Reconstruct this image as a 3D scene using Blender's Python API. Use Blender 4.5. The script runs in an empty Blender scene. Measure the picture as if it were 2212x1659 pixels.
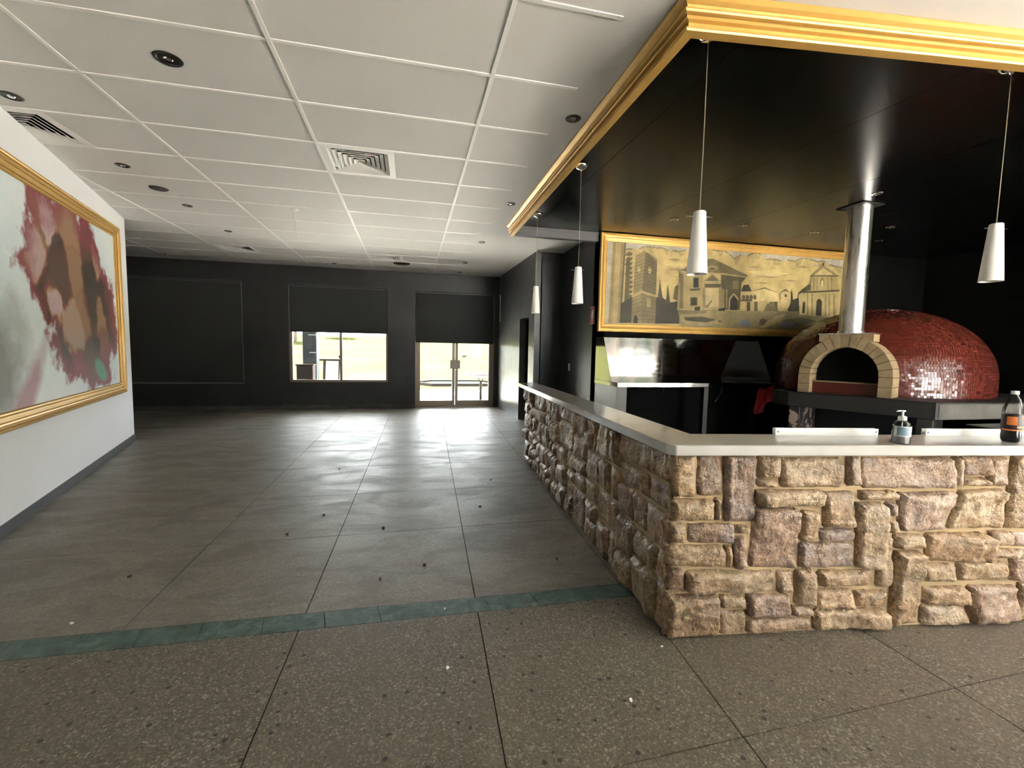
import bpy, bmesh, math, random
import numpy as np
from mathutils import Vector, Matrix, noise
random.seed(7)
SC = bpy.context.scene
COL = SC.collection

# ------------------------------------------------------------------ camera
FPX = 951.1
YAW, PITCH, ROLL = -0.2277, 0.0772, 0.0186
CAM_H = 1.30
cam_d = bpy.data.cameras.new('camera'); cam = bpy.data.objects.new('camera', cam_d); COL.objects.link(cam)
cam_d.sensor_fit = 'HORIZONTAL'; cam_d.sensor_width = 36.0; cam_d.lens = 36.0 * FPX / 2212.0
cam_d.clip_start = 0.02; cam_d.clip_end = 400
def _camrot():
    cy, sy, cp, sp, cr, sr = math.cos(YAW), math.sin(YAW), math.cos(PITCH), math.sin(PITCH), math.cos(ROLL), math.sin(ROLL)
    Bm = np.array([[1, 0, 0], [0, 0, -1], [0, 1, 0]], float)
    Rz = np.array([[cy, sy, 0], [-sy, cy, 0], [0, 0, 1]])
    Rx = np.array([[1, 0, 0], [0, cp, -sp], [0, sp, cp]])
    Ro = np.array([[cr, -sr, 0], [sr, cr, 0], [0, 0, 1]])
    return Ro @ Rx @ Bm @ Rz
_R = _camrot()
cam.matrix_world = Matrix(((_R[0][0], -_R[1][0], -_R[2][0], 0.0), (_R[0][1], -_R[1][1], -_R[2][1], 0.0), (_R[0][2], -_R[1][2], -_R[2][2], CAM_H), (0, 0, 0, 1)))
SC.camera = cam

# ------------------------------------------------------------------ sky, portals, exposure
W = bpy.data.worlds.new('overcast_sky'); SC.world = W; W.use_nodes = True
bg = W.node_tree.nodes['Background']; bg.inputs[0].default_value = (.93, .97, 1.0, 1); bg.inputs[1].default_value = 1.0
sun_d = bpy.data.lights.new('sun', 'SUN'); sun = bpy.data.objects.new('sun', sun_d); COL.objects.link(sun)
sun_d.energy = 13.0; sun_d.angle = math.radians(.6); sun_d.color = (1.0, .95, .86)
sun.rotation_euler = Vector((.13, -.42, -.90)).to_track_quat('-Z', 'Y').to_euler(); sun.location = (-6, 30, 40)
def portal(name, loc, rot, sx, sy):
    l = bpy.data.lights.new(name, 'AREA'); l.shape = 'RECTANGLE'; l.size = sx; l.size_y = sy; l.cycles.is_portal = True
    o = bpy.data.objects.new(name, l); COL.objects.link(o); o.location = loc; o.rotation_euler = rot
FRONT_Y = -5.2; RIGHT_X = 7.0
portal('side_glazing_daylight', (RIGHT_X + .17, -2.2, 1.43), (0, math.pi/2, 0), 2.84, 5.8)
portal('front_glazing_daylight', (5.2, FRONT_Y - .17, 1.43), (math.pi/2, 0, 0), 3.6, 2.84)
portal('back_window_daylight', (-1.43, 9.99, 1.1), (-math.pi/2, 0, 0), 1.95, 1.1)
portal('back_door_daylight', (.97, 9.99, .75), (-math.pi/2, 0, 0), 1.75, 1.5)
SC.view_settings.view_transform = 'Standard'; SC.view_settings.look = 'None'
SC.view_settings.exposure = 4.68; SC.view_settings.gamma = 1.0; SC.view_settings.use_curve_mapping = False
SC.cycles.use_denoising = True
SC.cycles.max_bounces = 7; SC.cycles.diffuse_bounces = 3; SC.cycles.glossy_bounces = 3; SC.cycles.transmission_bounces = 4; SC.cycles.transparent_max_bounces = 8
SC.cycles.use_adaptive_sampling = True; SC.cycles.adaptive_threshold = .04; SC.cycles.caustics_reflective = False; SC.cycles.caustics_refractive = False

# ------------------------------------------------------------------ materials
def lin(c):
    return tuple((v/12.92 if v <= .04045 else ((v+.055)/1.055)**2.4) for v in [x/255 for x in c])
MATS = {}
class NT:
    def __init__(s, name):
        s.m = bpy.data.materials.new(name); s.m.use_nodes = True; s.t = s.m.node_tree; s.b = s.t.nodes['Principled BSDF']; MATS[name] = s.m
    def n(s, kind, **kw):
        nd = s.t.nodes.new(kind)
        for k, v in kw.items(): setattr(nd, k, v)
        return nd
    def l(s, a, b): s.t.links.new(a, b)
    def coord(s, out='Object', scale=1.0, sc3=None):
        tc = s.n('ShaderNodeTexCoord'); mp = s.n('ShaderNodeMapping'); s.l(tc.outputs[out], mp.inputs[0])
        mp.inputs['Scale'].default_value = sc3 or (scale,)*3
        return mp.outputs[0]
    def noise(s, co, scale, detail=4, rough=.55, dist=0):
        nd = s.n('ShaderNodeTexNoise'); s.l(co, nd.inputs['Vector']); nd.inputs['Scale'].default_value = scale
        nd.inputs['Detail'].default_value = detail; nd.inputs['Roughness'].default_value = rough; nd.inputs['Distortion'].default_value = dist
        return nd.outputs['Fac']
    def ramp(s, fac, stops, interp='LINEAR'):
        r = s.n('ShaderNodeValToRGB'); r.color_ramp.interpolation = interp; e = r.color_ramp.elements
        while len(e) < len(stops): e.new(.5)
        for el, (p, c) in zip(e, stops):
            el.position = p; el.color = (c, c, c, 1) if isinstance(c, (int, float)) else (*c[:3], 1)
        s.l(fac, r.inputs[0]); return r.outputs[0]
    def mix(s, fac, a, b, blend='MIX'):
        m = s.n('ShaderNodeMix', data_type='RGBA', blend_type=blend)
        for sock, v in ((m.inputs[0], fac), (m.inputs[6], a), (m.inputs[7], b)):
            if hasattr(v, 'is_output'): s.l(v, sock)
            elif isinstance(v, (int, float)): sock.default_value = v
            else: sock.default_value = (*v[:3], 1)
        return m.outputs[2]
    def math(s, op, a, b=0.0, clamp=False):
        m = s.n('ShaderNodeMath', operation=op, use_clamp=clamp)
        for sock, v in zip(m.inputs, (a, b)):
            if hasattr(v, 'is_output'): s.l(v, sock)
            else: sock.default_value = v
        return m.outputs[0]
    def bump(s, h, strength=.3, dist=.01):
        b = s.n('ShaderNodeBump'); b.inputs['Strength'].default_value = strength; b.inputs['Distance'].default_value = dist
        s.l(h, b.inputs['Height']); s.l(b.outputs[0], s.b.inputs['Normal'])
    def set(s, **kw):
        for k, v in kw.items():
            sock = s.b.inputs[k.replace('_', ' ')]
            if hasattr(v, 'is_output'): s.l(v, sock)
            elif isinstance(v, (tuple, list)): sock.default_value = (*v[:3], 1)
            else: sock.default_value = v
        return s
def plain(name, col, rough=.5, metal=0.0, spec=.5, bumps=None, var=.0):
    m = NT(name); m.set(Base_Color=col, Roughness=rough, Metallic=metal, Specular_IOR_Level=spec)
    if var or bumps:
        co = m.coord()
        if var:
            f = m.noise(co, 6, 5)
            m.set(Base_Color=m.ramp(f, [(.3, tuple(c*(1-var) for c in col)), (.7, tuple(min(1, c*(1+var)) for c in col))]))
        if bumps: m.bump(m.noise(co, bumps[0], 3), bumps[1], bumps[2])
    return m.m
def glassy(name, tint=(1, 1, 1), gloss=.06, rough=.02):
    m = NT(name); t = m.n('ShaderNodeBsdfTransparent'); t.inputs[0].default_value = (*tint, 1)
    g = m.n('ShaderNodeBsdfGlossy'); g.inputs['Roughness'].default_value = rough
    fr = m.n('ShaderNodeFresnel'); fr.inputs[0].default_value = 1.45
    f = m.math('MULTIPLY', fr.outputs[0], gloss*10)
    mx = m.n('ShaderNodeMixShader'); m.l(f, mx.inputs[0]); m.l(t.outputs[0], mx.inputs[1]); m.l(g.outputs[0], mx.inputs[2])
    m.l(mx.outputs[0], m.t.nodes['Material Output'].inputs[0]); return m.m

plain('white_wall', (.92, .925, .945), .6)
plain('ceiling_white', (.70, .68, .655), .7)
plain('grid_white', (.84, .82, .79), .5)
plain('black_wall', (.020, .0205, .021), .42, var=.15)
plain('dark_plaster', (.085, .085, .085), .38, bumps=(30, .25, .004), var=.2)
m = NT('black_ceiling'); m.set(Base_Color=(.004, .004, .0036), Roughness=.25, Specular_IOR_Level=.3)
plain('black_matte', (.0045, .0045, .0042), .8, spec=.08)
plain('black_paint', (.018, .018, .018), .5, var=.2)
plain('dark_trim', (.06, .062, .065), .45)
plain('charcoal_blind', (.035, .037, .036), .8)
plain('beige_aluminium', (.33, .27, .21), .4, metal=.3)
plain('chrome', (.75, .75, .75), .12, metal=1)
plain('dark_metal', (.05, .048, .045), .35, metal=.6)
plain('dark_void', (.0035, .0035, .0035), .9, spec=.08)  # near-black colour standing in for the dark inside hollows
plain('white_plastic', (.8, .8, .78), .35)
plain('shade_white', (.82, .80, .76), .4)
plain('cord_beige', (.35, .3, .2), .5)
plain('sign_red', (.35, .02, .02), .4)
plain('tile_red', (.085, .012, .009), .3)
plain('cloth_red', (.42, .015, .03), .6)
plain('engineered_stone', (.43, .42, .395), .16, var=.05)
m = NT('gold'); co = m.coord(); m.set(Base_Color=m.ramp(m.noise(co, 14, 5), [(.3, (.60, .355, .088)), (.7, (.645, .39, .105))]), Metallic=.35, Roughness=.38)
m = NT('steel'); co = m.coord(sc3=(.6, .6, 8)); f = m.noise(co, 6, 5)
m.set(Base_Color=(.20, .196, .186), Metallic=1.0, Roughness=m.ramp(f, [(.3, .045), (.75, .10)]))
m = NT('steel_brushed'); co = m.coord(sc3=(20, 20, .6)); f = m.noise(co, 5, 5)
m.set(Base_Color=(.6, .59, .57), Metallic=1.0, Roughness=m.ramp(f, [(.3, .24), (.75, .38)]))
glassy('glass', gloss=.008); glassy('tinted_glass', tint=(.86, .87, .86), gloss=.08)

# stone: object colour gives each stone its own tint
m = NT('stone'); oi = m.n('ShaderNodeObjectInfo'); co = m.coord()
f1 = m.noise(co, 7, 4, .6, .4); f2 = m.noise(co, 28, 3, .65); f3 = m.noise(co, 3.2, 2)
c = m.mix(m.ramp(f1, [(.38, 0.0), (.72, .7)]), oi.outputs['Color'], (.36, .205, .105))
c = m.mix(m.ramp(f3, [(.54, 0.0), (.74, .55)]), c, (.17, .125, .105))
c = m.mix(m.ramp(f2, [(.3, .55), (.6, 0.0)]), c, (.09, .06, .042))
c = m.mix(m.ramp(f2, [(.55, 0.0), (.78, .45)]), c, (.62, .48, .32))
m.set(Base_Color=c, Roughness=m.ramp(f1, [(.3, .30), (.7, .52)])); m.bump(m.math('ADD', f2, m.math('MULTIPLY', f1, 1.5)), .75, .02)
plain('mortar', (.42, .31, .17), .85, var=.15)
plain('mortar_dark', (.11, .085, .055), .85, var=.15)

# floors
m = NT('terrazzo'); co = m.coord()
v1 = m.n('ShaderNodeTexVoronoi'); m.l(co, v1.inputs['Vector']); v1.inputs['Scale'].default_value = 150
v2 = m.n('ShaderNodeTexVoronoi'); m.l(co, v2.inputs['Vector']); v2.inputs['Scale'].default_value = 34
sep = m.n('ShaderNodeSeparateColor'); m.l(v1.outputs['Color'], sep.inputs[0])
base = m.ramp(sep.outputs[0], [(0, (.092, .078, .057)), (.3, (.130, .111, .084)), (.7, (.168, .146, .112)), (.88, (.22, .194, .152)), (1, (.36, .327, .26))])
big = m.noise(co, 1.6, 4); base = m.mix(m.ramp(big, [(.35, .45), (.65, 0.0)]), base, (.145, .12, .088))
sep2 = m.n('ShaderNodeSeparateColor'); m.l(v2.outputs['Color'], sep2.inputs[0])
dark = m.math('MULTIPLY', m.math('GREATER_THAN', sep2.outputs[1], .94), m.math('LESS_THAN', v2.outputs['Distance'], .3))
base = m.mix(dark, base, (.05, .045, .04))
m.set(Base_Color=base, Roughness=m.ramp(big, [(.3, .42), (.7, .55)]), Specular_IOR_Level=.35)
m = NT('worn_concrete'); co = m.coord(); co2 = m.coord(sc3=(.6, 1.3, 1))
v1 = m.n('ShaderNodeTexVoronoi'); m.l(co, v1.inputs['Vector']); v1.inputs['Scale'].default_value = 110
sep = m.n('ShaderNodeSeparateColor'); m.l(v1.outputs['Color'], sep.inputs[0])
base = m.ramp(sep.outputs[0], [(0, (.165, .145, .115)), (.6, (.205, .182, .148)), (1, (.27, .245, .205))])
n1 = m.noise(co2, 3.4, 5, .7, .8); n2 = m.noise(co2, .9, 2)
base = m.mix(m.ramp(n1, [(.40, .55), (.56, 0.0)]), base, (.125, .109, .085)); base = m.mix(m.ramp(n2, [(.5, 0.0), (.75, .5)]), base, (.26, .24, .21))
m.set(Base_Color=base, Roughness=m.ramp(n1, [(.38, .56), (.50, .49), (.62, .42)]), Specular_IOR_Level=.72)
m = NT('green_slate'); co = m.coord(); oi = m.n('ShaderNodeObjectInfo')
n1 = m.noise(co, 9, 6, .65, 1.2); n2 = m.noise(co, 45, 4)
base = m.ramp(n1, [(.35, (.028, .060, .052)), (.5, (.075, .128, .112)), (.65, (.16, .22, .195))])
base = m.mix(m.math('MULTIPLY', oi.outputs['Random'], .45), base, (.05, .085, .073)); base = m.mix(m.ramp(n2, [(.3, .4), (.5, 0.0)]), base, (.015, .03, .026))
m.set(Base_Color=base, Roughness=.42); m.bump(n2, .1, .003)
plain('joint_filler', (.03, .025, .02), .8)

# left wall canvas: plain colour fields only
m = NT('canvas_colour_fields'); tc = m.n('ShaderNodeTexCoord'); sx = m.n('ShaderNodeSeparateXYZ'); m.l(tc.outputs['Object'], sx.inputs[0])
X_, Z_ = sx.outputs[0], sx.outputs[2]; co = tc.outputs['Object']
wob = m.math('MULTIPLY', m.math('SUBTRACT', m.noise(co, 2.4, 5, .6), .5), .9)
def blob(cx, cz, rx, rz, ang, edge=.12, wobble=1.0):
    ca, sa = math.cos(ang), math.sin(ang)
    dx = m.math('SUBTRACT', X_, cx); dz = m.math('SUBTRACT', Z_, cz)
    u = m.math('DIVIDE', m.math('ADD', m.math('MULTIPLY', dx, ca), m.math('MULTIPLY', dz, sa)), rx)
    v = m.math('DIVIDE', m.math('SUBTRACT', m.math('MULTIPLY', dz, ca), m.math('MULTIPLY', dx, sa)), rz)
    d = m.math('ADD', m.math('SQRT', m.math('ADD', m.math('MULTIPLY', u, u), m.math('MULTIPLY', v, v))), m.math('MULTIPLY', wob, wobble))
    return m.math('DIVIDE', m.math('SUBTRACT', 1.0, d), edge, clamp=True)
sky_c = m.ramp(m.noise(co, .8, 5), [(.3, (.68, .80, .85)), (.5, (.82, .90, .93)), (.75, (.88, .90, .88))])
c = m.mix(blob(4.3, .62, 1.75, .62, -.55, .35, .6), sky_c, (.27, .27, .25))
c = m.mix(blob(3.15, .72, .95, .16, -.85, .5, .9), c, (.50, .30, .34))
vo = m.n('ShaderNodeTexVoronoi'); vo.inputs['Scale'].default_value = 3.4; vo.feature = 'SMOOTH_F1'; vo.inputs['Smoothness'].default_value = .35
dis = m.n('ShaderNodeMixRGB'); dis.inputs[0].default_value = .22; nzv = m.n('ShaderNodeTexNoise'); nzv.inputs['Scale'].default_value = 4.0; nzv.inputs['Detail'].default_value = 6
m.l(co, nzv.inputs['Vector']); m.l(co, dis.inputs[1]); m.l(nzv.outputs['Color'], dis.inputs[2]); m.l(dis.outputs[0], vo.inputs['Vector'])
sp = m.n('ShaderNodeSeparateColor'); m.l(vo.outputs['Color'], sp.inputs[0])
patch = m.ramp(sp.outputs[0], [(.2, (.05, .02, .015)), (.4, (.13, .055, .03)), (.5, (.26, .03, .05)), (.6, (.30, .15, .07)), (.72, (.46, .28, .16)), (.85, (.58, .42, .45))])
c = m.mix(blob(1.78, 1.72, 1.28, .86, .5, .10, 1.2), c, (.28, .035, .06))
c = m.mix(blob(1.80, 1.70, 1.18, .77, .5, .25, 1.1), c, patch)
c = m.mix(blob(1.30, 1.02, .26, .12, .4, .4, 1.6), c, (.12, .36, .22))
m.set(Base_Color=c, Roughness=.55)

# sepia mural takes its painted colours from the mesh
m = NT('mural_paint'); at = m.n('ShaderNodeVertexColor', layer_name='paint'); co = m.coord()
nz = m.ramp(m.noise(co, 6, 5, .75), [(.3, .52), (.7, .92)])
m.set(Base_Color=m.mix(1.0, at.outputs[0], nz, 'MULTIPLY'), Roughness=.55, Specular_IOR_Level=.3)

# oven
m = NT('red_mosaic'); at = m.n('ShaderNodeVertexColor', layer_name='paint'); m.set(Base_Color=at.outputs[0], Roughness=.18, Specular_IOR_Level=.5)
plain('grout', (.05, .02, .016), .8)
m = NT('fire_brick'); oi = m.n('ShaderNodeObjectInfo'); co = m.coord()
c = m.ramp(m.noise(co, 12, 5), [(.3, (.20, .14, .066)), (.7, (.30, .225, .12))]); c = m.mix(m.math('MULTIPLY', oi.outputs['Random'], .35), c, (.30, .21, .12))
m.set(Base_Color=c, Roughness=.8); m.bump(m.noise(co, 50, 3), .3, .004)
m = NT('peeling_paint'); co = m.coord(); f = m.noise(co, 5, 5, .6)
m.set(Base_Color=m.ramp(f, [(.46, (.014, .014, .014)), (.5, (.30, .22, .18))], 'CONSTANT'), Roughness=.6)
m = NT('chipped_black'); co = m.coord(); f = m.noise(co, 9, 6, .7)
m.set(Base_Color=m.ramp(f, [(.64, (.014, .014, .013)), (.66, (.20, .17, .13))], 'CONSTANT'), Roughness=.55)
plain('grey_render', (.075, .072, .062), .7, var=.25)

# outside
m = NT('grass'); co = m.coord(); c = m.ramp(m.noise(co, .35, 6, .7), [(.3, (.022, .0235, .0085)), (.6, (.028, .029, .0125)), (.8, (.034, .0335, .018))]); m.set(Base_Color=c, Roughness=.95, Specular_IOR_Level=0.0)
plain('concrete_paving', (.40, .395, .38), .8, spec=.1, var=.06)
plain('asphalt_light', (.62, .60, .56), .9, var=.1)
plain('green_mat', (.004, .032, .012), .9, spec=.05, var=.2)
plain('blue_grey_paint', (.035, .043, .048), .7, spec=.2)
plain('bin_brown', (.030, .021, .018), .8, spec=.15, var=.4)
plain('leaf_green', (.022, .034, .010), .9, spec=.05, var=.3)
plain('bark', (.07, .05, .035), .9, var=.3)
plain('wood_grey', (.018, .0135, .012), .7, spec=.15)
plain('liquid_dark', (.012, .006, .004), .15)
plain('label_blue', (.20, .30, .36), .5)
plain('label_dark', (.035, .012, .01), .45); plain('label_orange', (.75, .22, .05), .45)
glassy('clear_plastic', tint=(.93, .94, .94), gloss=.12, rough=.08)
gm_ = plain('gel', (.80, .83, .83), .2); gm_.node_tree.nodes['Principled BSDF'].inputs['Alpha'].default_value = .6
plain('leaf_brown', (.05, .03, .015), .8); plain('paint_chip', (.85, .84, .8), .6)
plain('car_white', (.6, .6, .6), .3); plain('car_red', (.4, .05, .03), .3); plain('car_glass', (.02, .025, .03), .08); plain('tyre', (.02, .02, .02), .8)

# ------------------------------------------------------------------ mesh helpers
def link(name, me, mat=None, parent=None):
    o = bpy.data.objects.new(name, me); COL.objects.link(o)
    if mat is not None and me is not None and len(me.materials) == 0: me.materials.append(MATS[mat])
    if parent is not None: o.parent = parent
    return o
def mesh(name, v, f, smooth=False):
    me = bpy.data.meshes.new(name); me.from_pydata([tuple(p) for p in v], [], f); me.update()
    if smooth: me.polygons.foreach_set('use_smooth', [True]*len(me.polygons))
    return me
def obj(name, v, f, mat, parent=None, smooth=False): return link(name, mesh(name, v, f, smooth), mat, parent)
def tag(o, label, cat=None, group=None, kind=None):
    o['label'] = label
    if cat: o['category'] = cat
    if group: o['group'] = group
    if kind: o['kind'] = kind
    return o
def struct(o, label): o['label'] = label; o['kind'] = 'structure'; return o
def empty(name, loc=(0, 0, 0)):
    o = bpy.data.objects.new(name, None); COL.objects.link(o); o.location = loc; o.empty_display_size = .1; return o
def rel(parent, o):
    "parent o keeping world placement (parents here are unrotated)"
    o.parent = parent; o.location = Vector(o.location) - parent.location; return o
BF = [(0, 3, 2, 1), (4, 5, 6, 7), (0, 1, 5, 4), (1, 2, 6, 5), (2, 3, 7, 6), (3, 0, 4, 7)]
def box_v(x0, y0, z0, x1, y1, z1): return [(x0, y0, z0), (x1, y0, z0), (x1, y1, z0), (x0, y1, z0), (x0, y0, z1), (x1, y0, z1), (x1, y1, z1), (x0, y1, z1)]
def bevel(me, w, seg=1):
    bm = bmesh.new(); bm.from_mesh(me); bmesh.ops.bevel(bm, geom=bm.edges[:], offset=w, segments=seg, affect='EDGES', clamp_overlap=True); bm.to_mesh(me); bm.free(); return me
def box(name, x0, y0, z0, x1, y1, z1, mat, parent=None, bev=0):
    me = mesh(name, box_v(x0, y0, z0, x1, y1, z1), BF)
    if bev: bevel(me, bev)
    return link(name, me, mat, parent)
def boxes(name, lst, mat, parent=None):
    v, f = [], []
    for b in lst:
        o = len(v); v += box_v(*b); f += [tuple(i+o for i in q) for q in BF]
    return obj(name, v, f, mat, parent)
def prism(name, poly, z0, z1, mat, parent=None, bev=0):
    "vertical prism over a CCW xy polygon"
    n = len(poly); v = [(x, y, z0) for x, y in poly] + [(x, y, z1) for x, y in poly]
    f = [tuple(range(n-1, -1, -1)), tuple(range(n, 2*n))] + [(i, (i+1) % n, n+(i+1) % n, n+i) for i in range(n)]
    me = mesh(name, v, f)
    if bev: bevel(me, bev)
    return link(name, me, mat, parent)
def lathe(name, prof, mat, parent=None, seg=24, loc=(0, 0, 0), smooth=True, axis='Z'):
    v, f = [], []
    for r, z in prof:
        for k in range(seg):
            a = 2*math.pi*k/seg; p = (r*math.cos(a), r*math.sin(a), z)
            v.append(p if axis == 'Z' else (p[2], p[0], p[1]))
    for i in range(len(prof)-1):
        for k in range(seg):
            k2 = (k+1) % seg; f.append((i*seg+k, i*seg+k2, (i+1)*seg+k2, (i+1)*seg+k))
    if prof[0][0] > 1e-6: f.append(tuple(range(seg-1, -1, -1)))
    if prof[-1][0] > 1e-6: f.append(tuple(range((len(prof)-1)*seg, len(prof)*seg)))
    me = mesh(name, v, f)
    bm = bmesh.new(); bm.from_mesh(me); bmesh.ops.remove_doubles(bm, verts=bm.verts, dist=1e-6); bmesh.ops.recalc_face_normals(bm, faces=bm.faces); bm.to_mesh(me); bm.free()
    if smooth:
        me.polygons.foreach_set('use_smooth', [len(p.vertices) <= 4 for p in me.polygons])
        try: me.set_sharp_from_angle(angle=math.radians(40))
        except Exception: pass
    o = link(name, me, mat, parent); o.location = loc; return o
def tube(name, pts, r, mat, parent=None, seg=8):
    v, f = [], []; pts = [Vector(p) for p in pts]
    for i, p in enumerate(pts):
        t = (pts[min(i+1, len(pts)-1)] - pts[max(i-1, 0)]).normalized()
        a = t.cross(Vector((0, 0, 1)) if abs(t.z) < .9 else Vector((1, 0, 0))).normalized(); b = t.cross(a)
        v += [p + a*r*math.cos(2*math.pi*k/seg) + b*r*math.sin(2*math.pi*k/seg) for k in range(seg)]
    for i in range(len(pts)-1):
        for k in range(seg): k2 = (k+1) % seg; f.append((i*seg+k, i*seg+k2, (i+1)*seg+k2, (i+1)*seg+k))
    f += [tuple(range(seg-1, -1, -1)), tuple(range((len(pts)-1)*seg, len(pts)*seg))]
    return obj(name, v, f, mat, parent, True)
def sweep(name, path, prof, mat, parent=None, closed=False):
    "profile (offset to the right of travel, z) swept with mitres along an xy path"
    P = [Vector(p) for p in path]; n = len(P); v, f = [], []; k = len(prof)
    for i, p in enumerate(P):
        def nrm(a, b): t = (b-a).normalized(); return Vector((t.y, -t.x))
        ns = []
        if closed or i > 0: ns.append(nrm(P[i-1], p))
        if closed or i < n-1: ns.append(nrm(p, P[(i+1) % n]))
        m_ = ns[0] if len(ns) == 1 else (ns[0]+ns[1])/(1+ns[0].dot(ns[1]))
        v += [(p.x+m_.x*o, p.y+m_.y*o, z) for o, z in prof]
    for i in range(n if closed else n-1):
        for j in range(k):
            a, b = i*k+j, i*k+(j+1) % k; c, d = ((i+1) % n)*k+(j+1) % k, ((i+1) % n)*k+j; f.append((a, b, c, d))
    if not closed: f += [tuple(range(k-1, -1, -1)), tuple(range((n-1)*k, n*k))]
    me = mesh(name, v, f); bm = bmesh.new(); bm.from_mesh(me); bmesh.ops.recalc_face_normals(bm, faces=bm.faces); bm.to_mesh(me); bm.free()
    return link(name, me, mat, parent)
def copy_tree(o, parent=None):
    c = o.copy(); COL.objects.link(c); c.parent = parent
    for ch in list(o.children): copy_tree(ch, c)
    return c

FRONT_STONES = [[(0.005,0.855),(0.111,0.855),(0.122,0.66),(0.015,0.662)],[(0.119,0.854),(0.232,0.854),(0.243,0.664),(0.129,0.666)],[(0.244,0.854),(0.393,0.853),(0.413,0.539),(0.263,0.542)],[(0.403,0.849),(0.503,0.849),(0.511,0.743),(0.41,0.745)],[(0.407,0.735),(0.505,0.734),(0.507,0.698),(0.409,0.7)],[(0.514,0.836),(0.823,0.834),(0.835,0.694),(0.524,0.698)],[(0.009,0.652),(0.208,0.649),(0.213,0.55),(0.014,0.555)],[(0.213,0.652),(0.235,0.652),(0.241,0.549),(0.219,0.55)],[(0.407,0.687),(0.735,0.682),(0.741,0.604),(0.412,0.61)],[(0.011,0.542),(0.08,0.54),(0.085,0.444),(0.016,0.446)],[(0.09,0.537),(0.31,0.532),(0.315,0.441),(0.094,0.447)],[(0.314,0.523),(0.384,0.521),(0.387,0.484),(0.316,0.486)],[(0.003,0.437),(0.263,0.429),(0.269,0.332),(0.008,0.341)],[(0.271,0.432),(0.307,0.431),(0.314,0.327),(0.278,0.328)],[(0.313,0.473),(0.374,0.472),(0.384,0.321),(0.322,0.323)],[(0.406,0.604),(0.62,0.596),(0.631,0.312),(0.39,0.324)],[(0.628,0.586),(0.724,0.584),(0.737,0.439),(0.639,0.441)],[(0.739,0.675),(0.896,0.673),(0.911,0.497),(0.752,0.501)],[(0.724,0.495),(0.912,0.491),(0.916,0.434),(0.729,0.439)],[(0.636,0.435),(0.91,0.427),(0.92,0.306),(0.645,0.315)],[(0.012,0.334),(0.084,0.331),(0.089,0.224),(0.017,0.227)],[(0.091,0.318),(0.521,0.303),(0.528,0.203),(0.096,0.22)],[(0.538,0.302),(0.618,0.299),(0.626,0.192),(0.546,0.195)],[(0.625,0.309),(0.72,0.306),(0.734,0.13),(0.637,0.134)],[(0.737,0.299),(1.037,0.288),(1.044,0.209),(0.743,0.221)],[(0.005,0.208),(0.253,0.197),(0.265,-0.009),(0.014,0.004)],[(0.26,0.197),(0.385,0.192),(0.389,0.128),(0.264,0.134)],[(0.264,0.121),(0.388,0.115),(0.396,-0.01),(0.272,-0.003)],[(0.392,0.195),(0.609,0.186),(0.617,0.078),(0.399,0.088)],[(0.394,0.081),(0.723,0.066),(0.73,-0.024),(0.4,-0.006)],[(0.617,0.128),(0.725,0.123),(0.729,0.076),(0.62,0.081)],[(0.729,0.208),(0.916,0.2),(0.924,0.109),(0.737,0.117)],[(0.73,0.11),(1.102,0.093),(1.114,-0.037),(0.741,-0.017)],[(0.843,0.846),(0.91,0.846),(0.923,0.699),(0.855,0.7)],[(0.921,0.836),(1.378,0.833),(1.395,0.682),(0.934,0.689)],[(1.388,0.839),(1.43,0.839),(1.446,0.691),(1.405,0.692)],[(1.437,0.842),(1.571,0.841),(1.583,0.74),(1.448,0.742)],[(1.441,0.732),(1.58,0.73),(1.585,0.689),(1.446,0.691)],[(1.579,0.838),(1.681,0.837),(1.699,0.688),(1.596,0.689)],[(1.715,0.84),(1.802,0.84),(1.841,0.474),(1.709,0.477)],[(0.918,0.676),(1.11,0.673),(1.115,0.626),(0.922,0.63)],[(0.908,0.62),(1.051,0.617),(1.081,0.296),(0.936,0.301)],[(1.058,0.62),(1.112,0.619),(1.118,0.549),(1.064,0.55)],[(1.062,0.54),(1.119,0.539),(1.126,0.468),(1.068,0.469)],[(1.122,0.663),(1.434,0.664),(1.36,0.479),(1.14,0.478)],[(1.452,0.671),(1.686,0.674),(1.69,0.478),(1.393,0.481)],[(1.123,0.461),(1.278,0.457),(1.285,0.385),(1.13,0.39)],[(1.285,0.464),(1.623,0.455),(1.64,0.312),(1.299,0.323)],[(1.635,0.465),(1.749,0.462),(1.758,0.388),(1.643,0.392)],[(1.756,0.455),(1.852,0.452),(1.861,0.378),(1.765,0.381)],[(1.629,0.375),(1.776,0.37),(1.781,0.324),(1.634,0.329)],[(1.056,0.45),(1.106,0.455),(1.125,0.205),(1.045,0.208)],[(1.131,0.38),(1.268,0.379),(1.286,-0.029),(1.129,-0.028)],[(1.285,0.313),(1.462,0.307),(1.472,0.212),(1.295,0.219)],[(1.472,0.317),(1.756,0.308),(1.768,0.208),(1.482,0.219)],[(1.761,0.367),(1.863,0.364),(1.883,0.204),(1.78,0.208)],[(1.294,0.195),(1.531,0.186),(1.542,0.1),(1.302,0.111)],[(1.292,0.104),(1.535,0.094),(1.55,-0.042),(1.305,-0.03)],[(1.543,0.192),(1.819,0.181),(1.844,-0.021),(1.565,-0.007)],[(0.935,0.192),(1.106,0.185),(1.113,0.102),(0.942,0.11)],[(1.829,0.195),(1.884,0.193),(1.902,-0.01),(1.831,-0.013)]]
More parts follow.
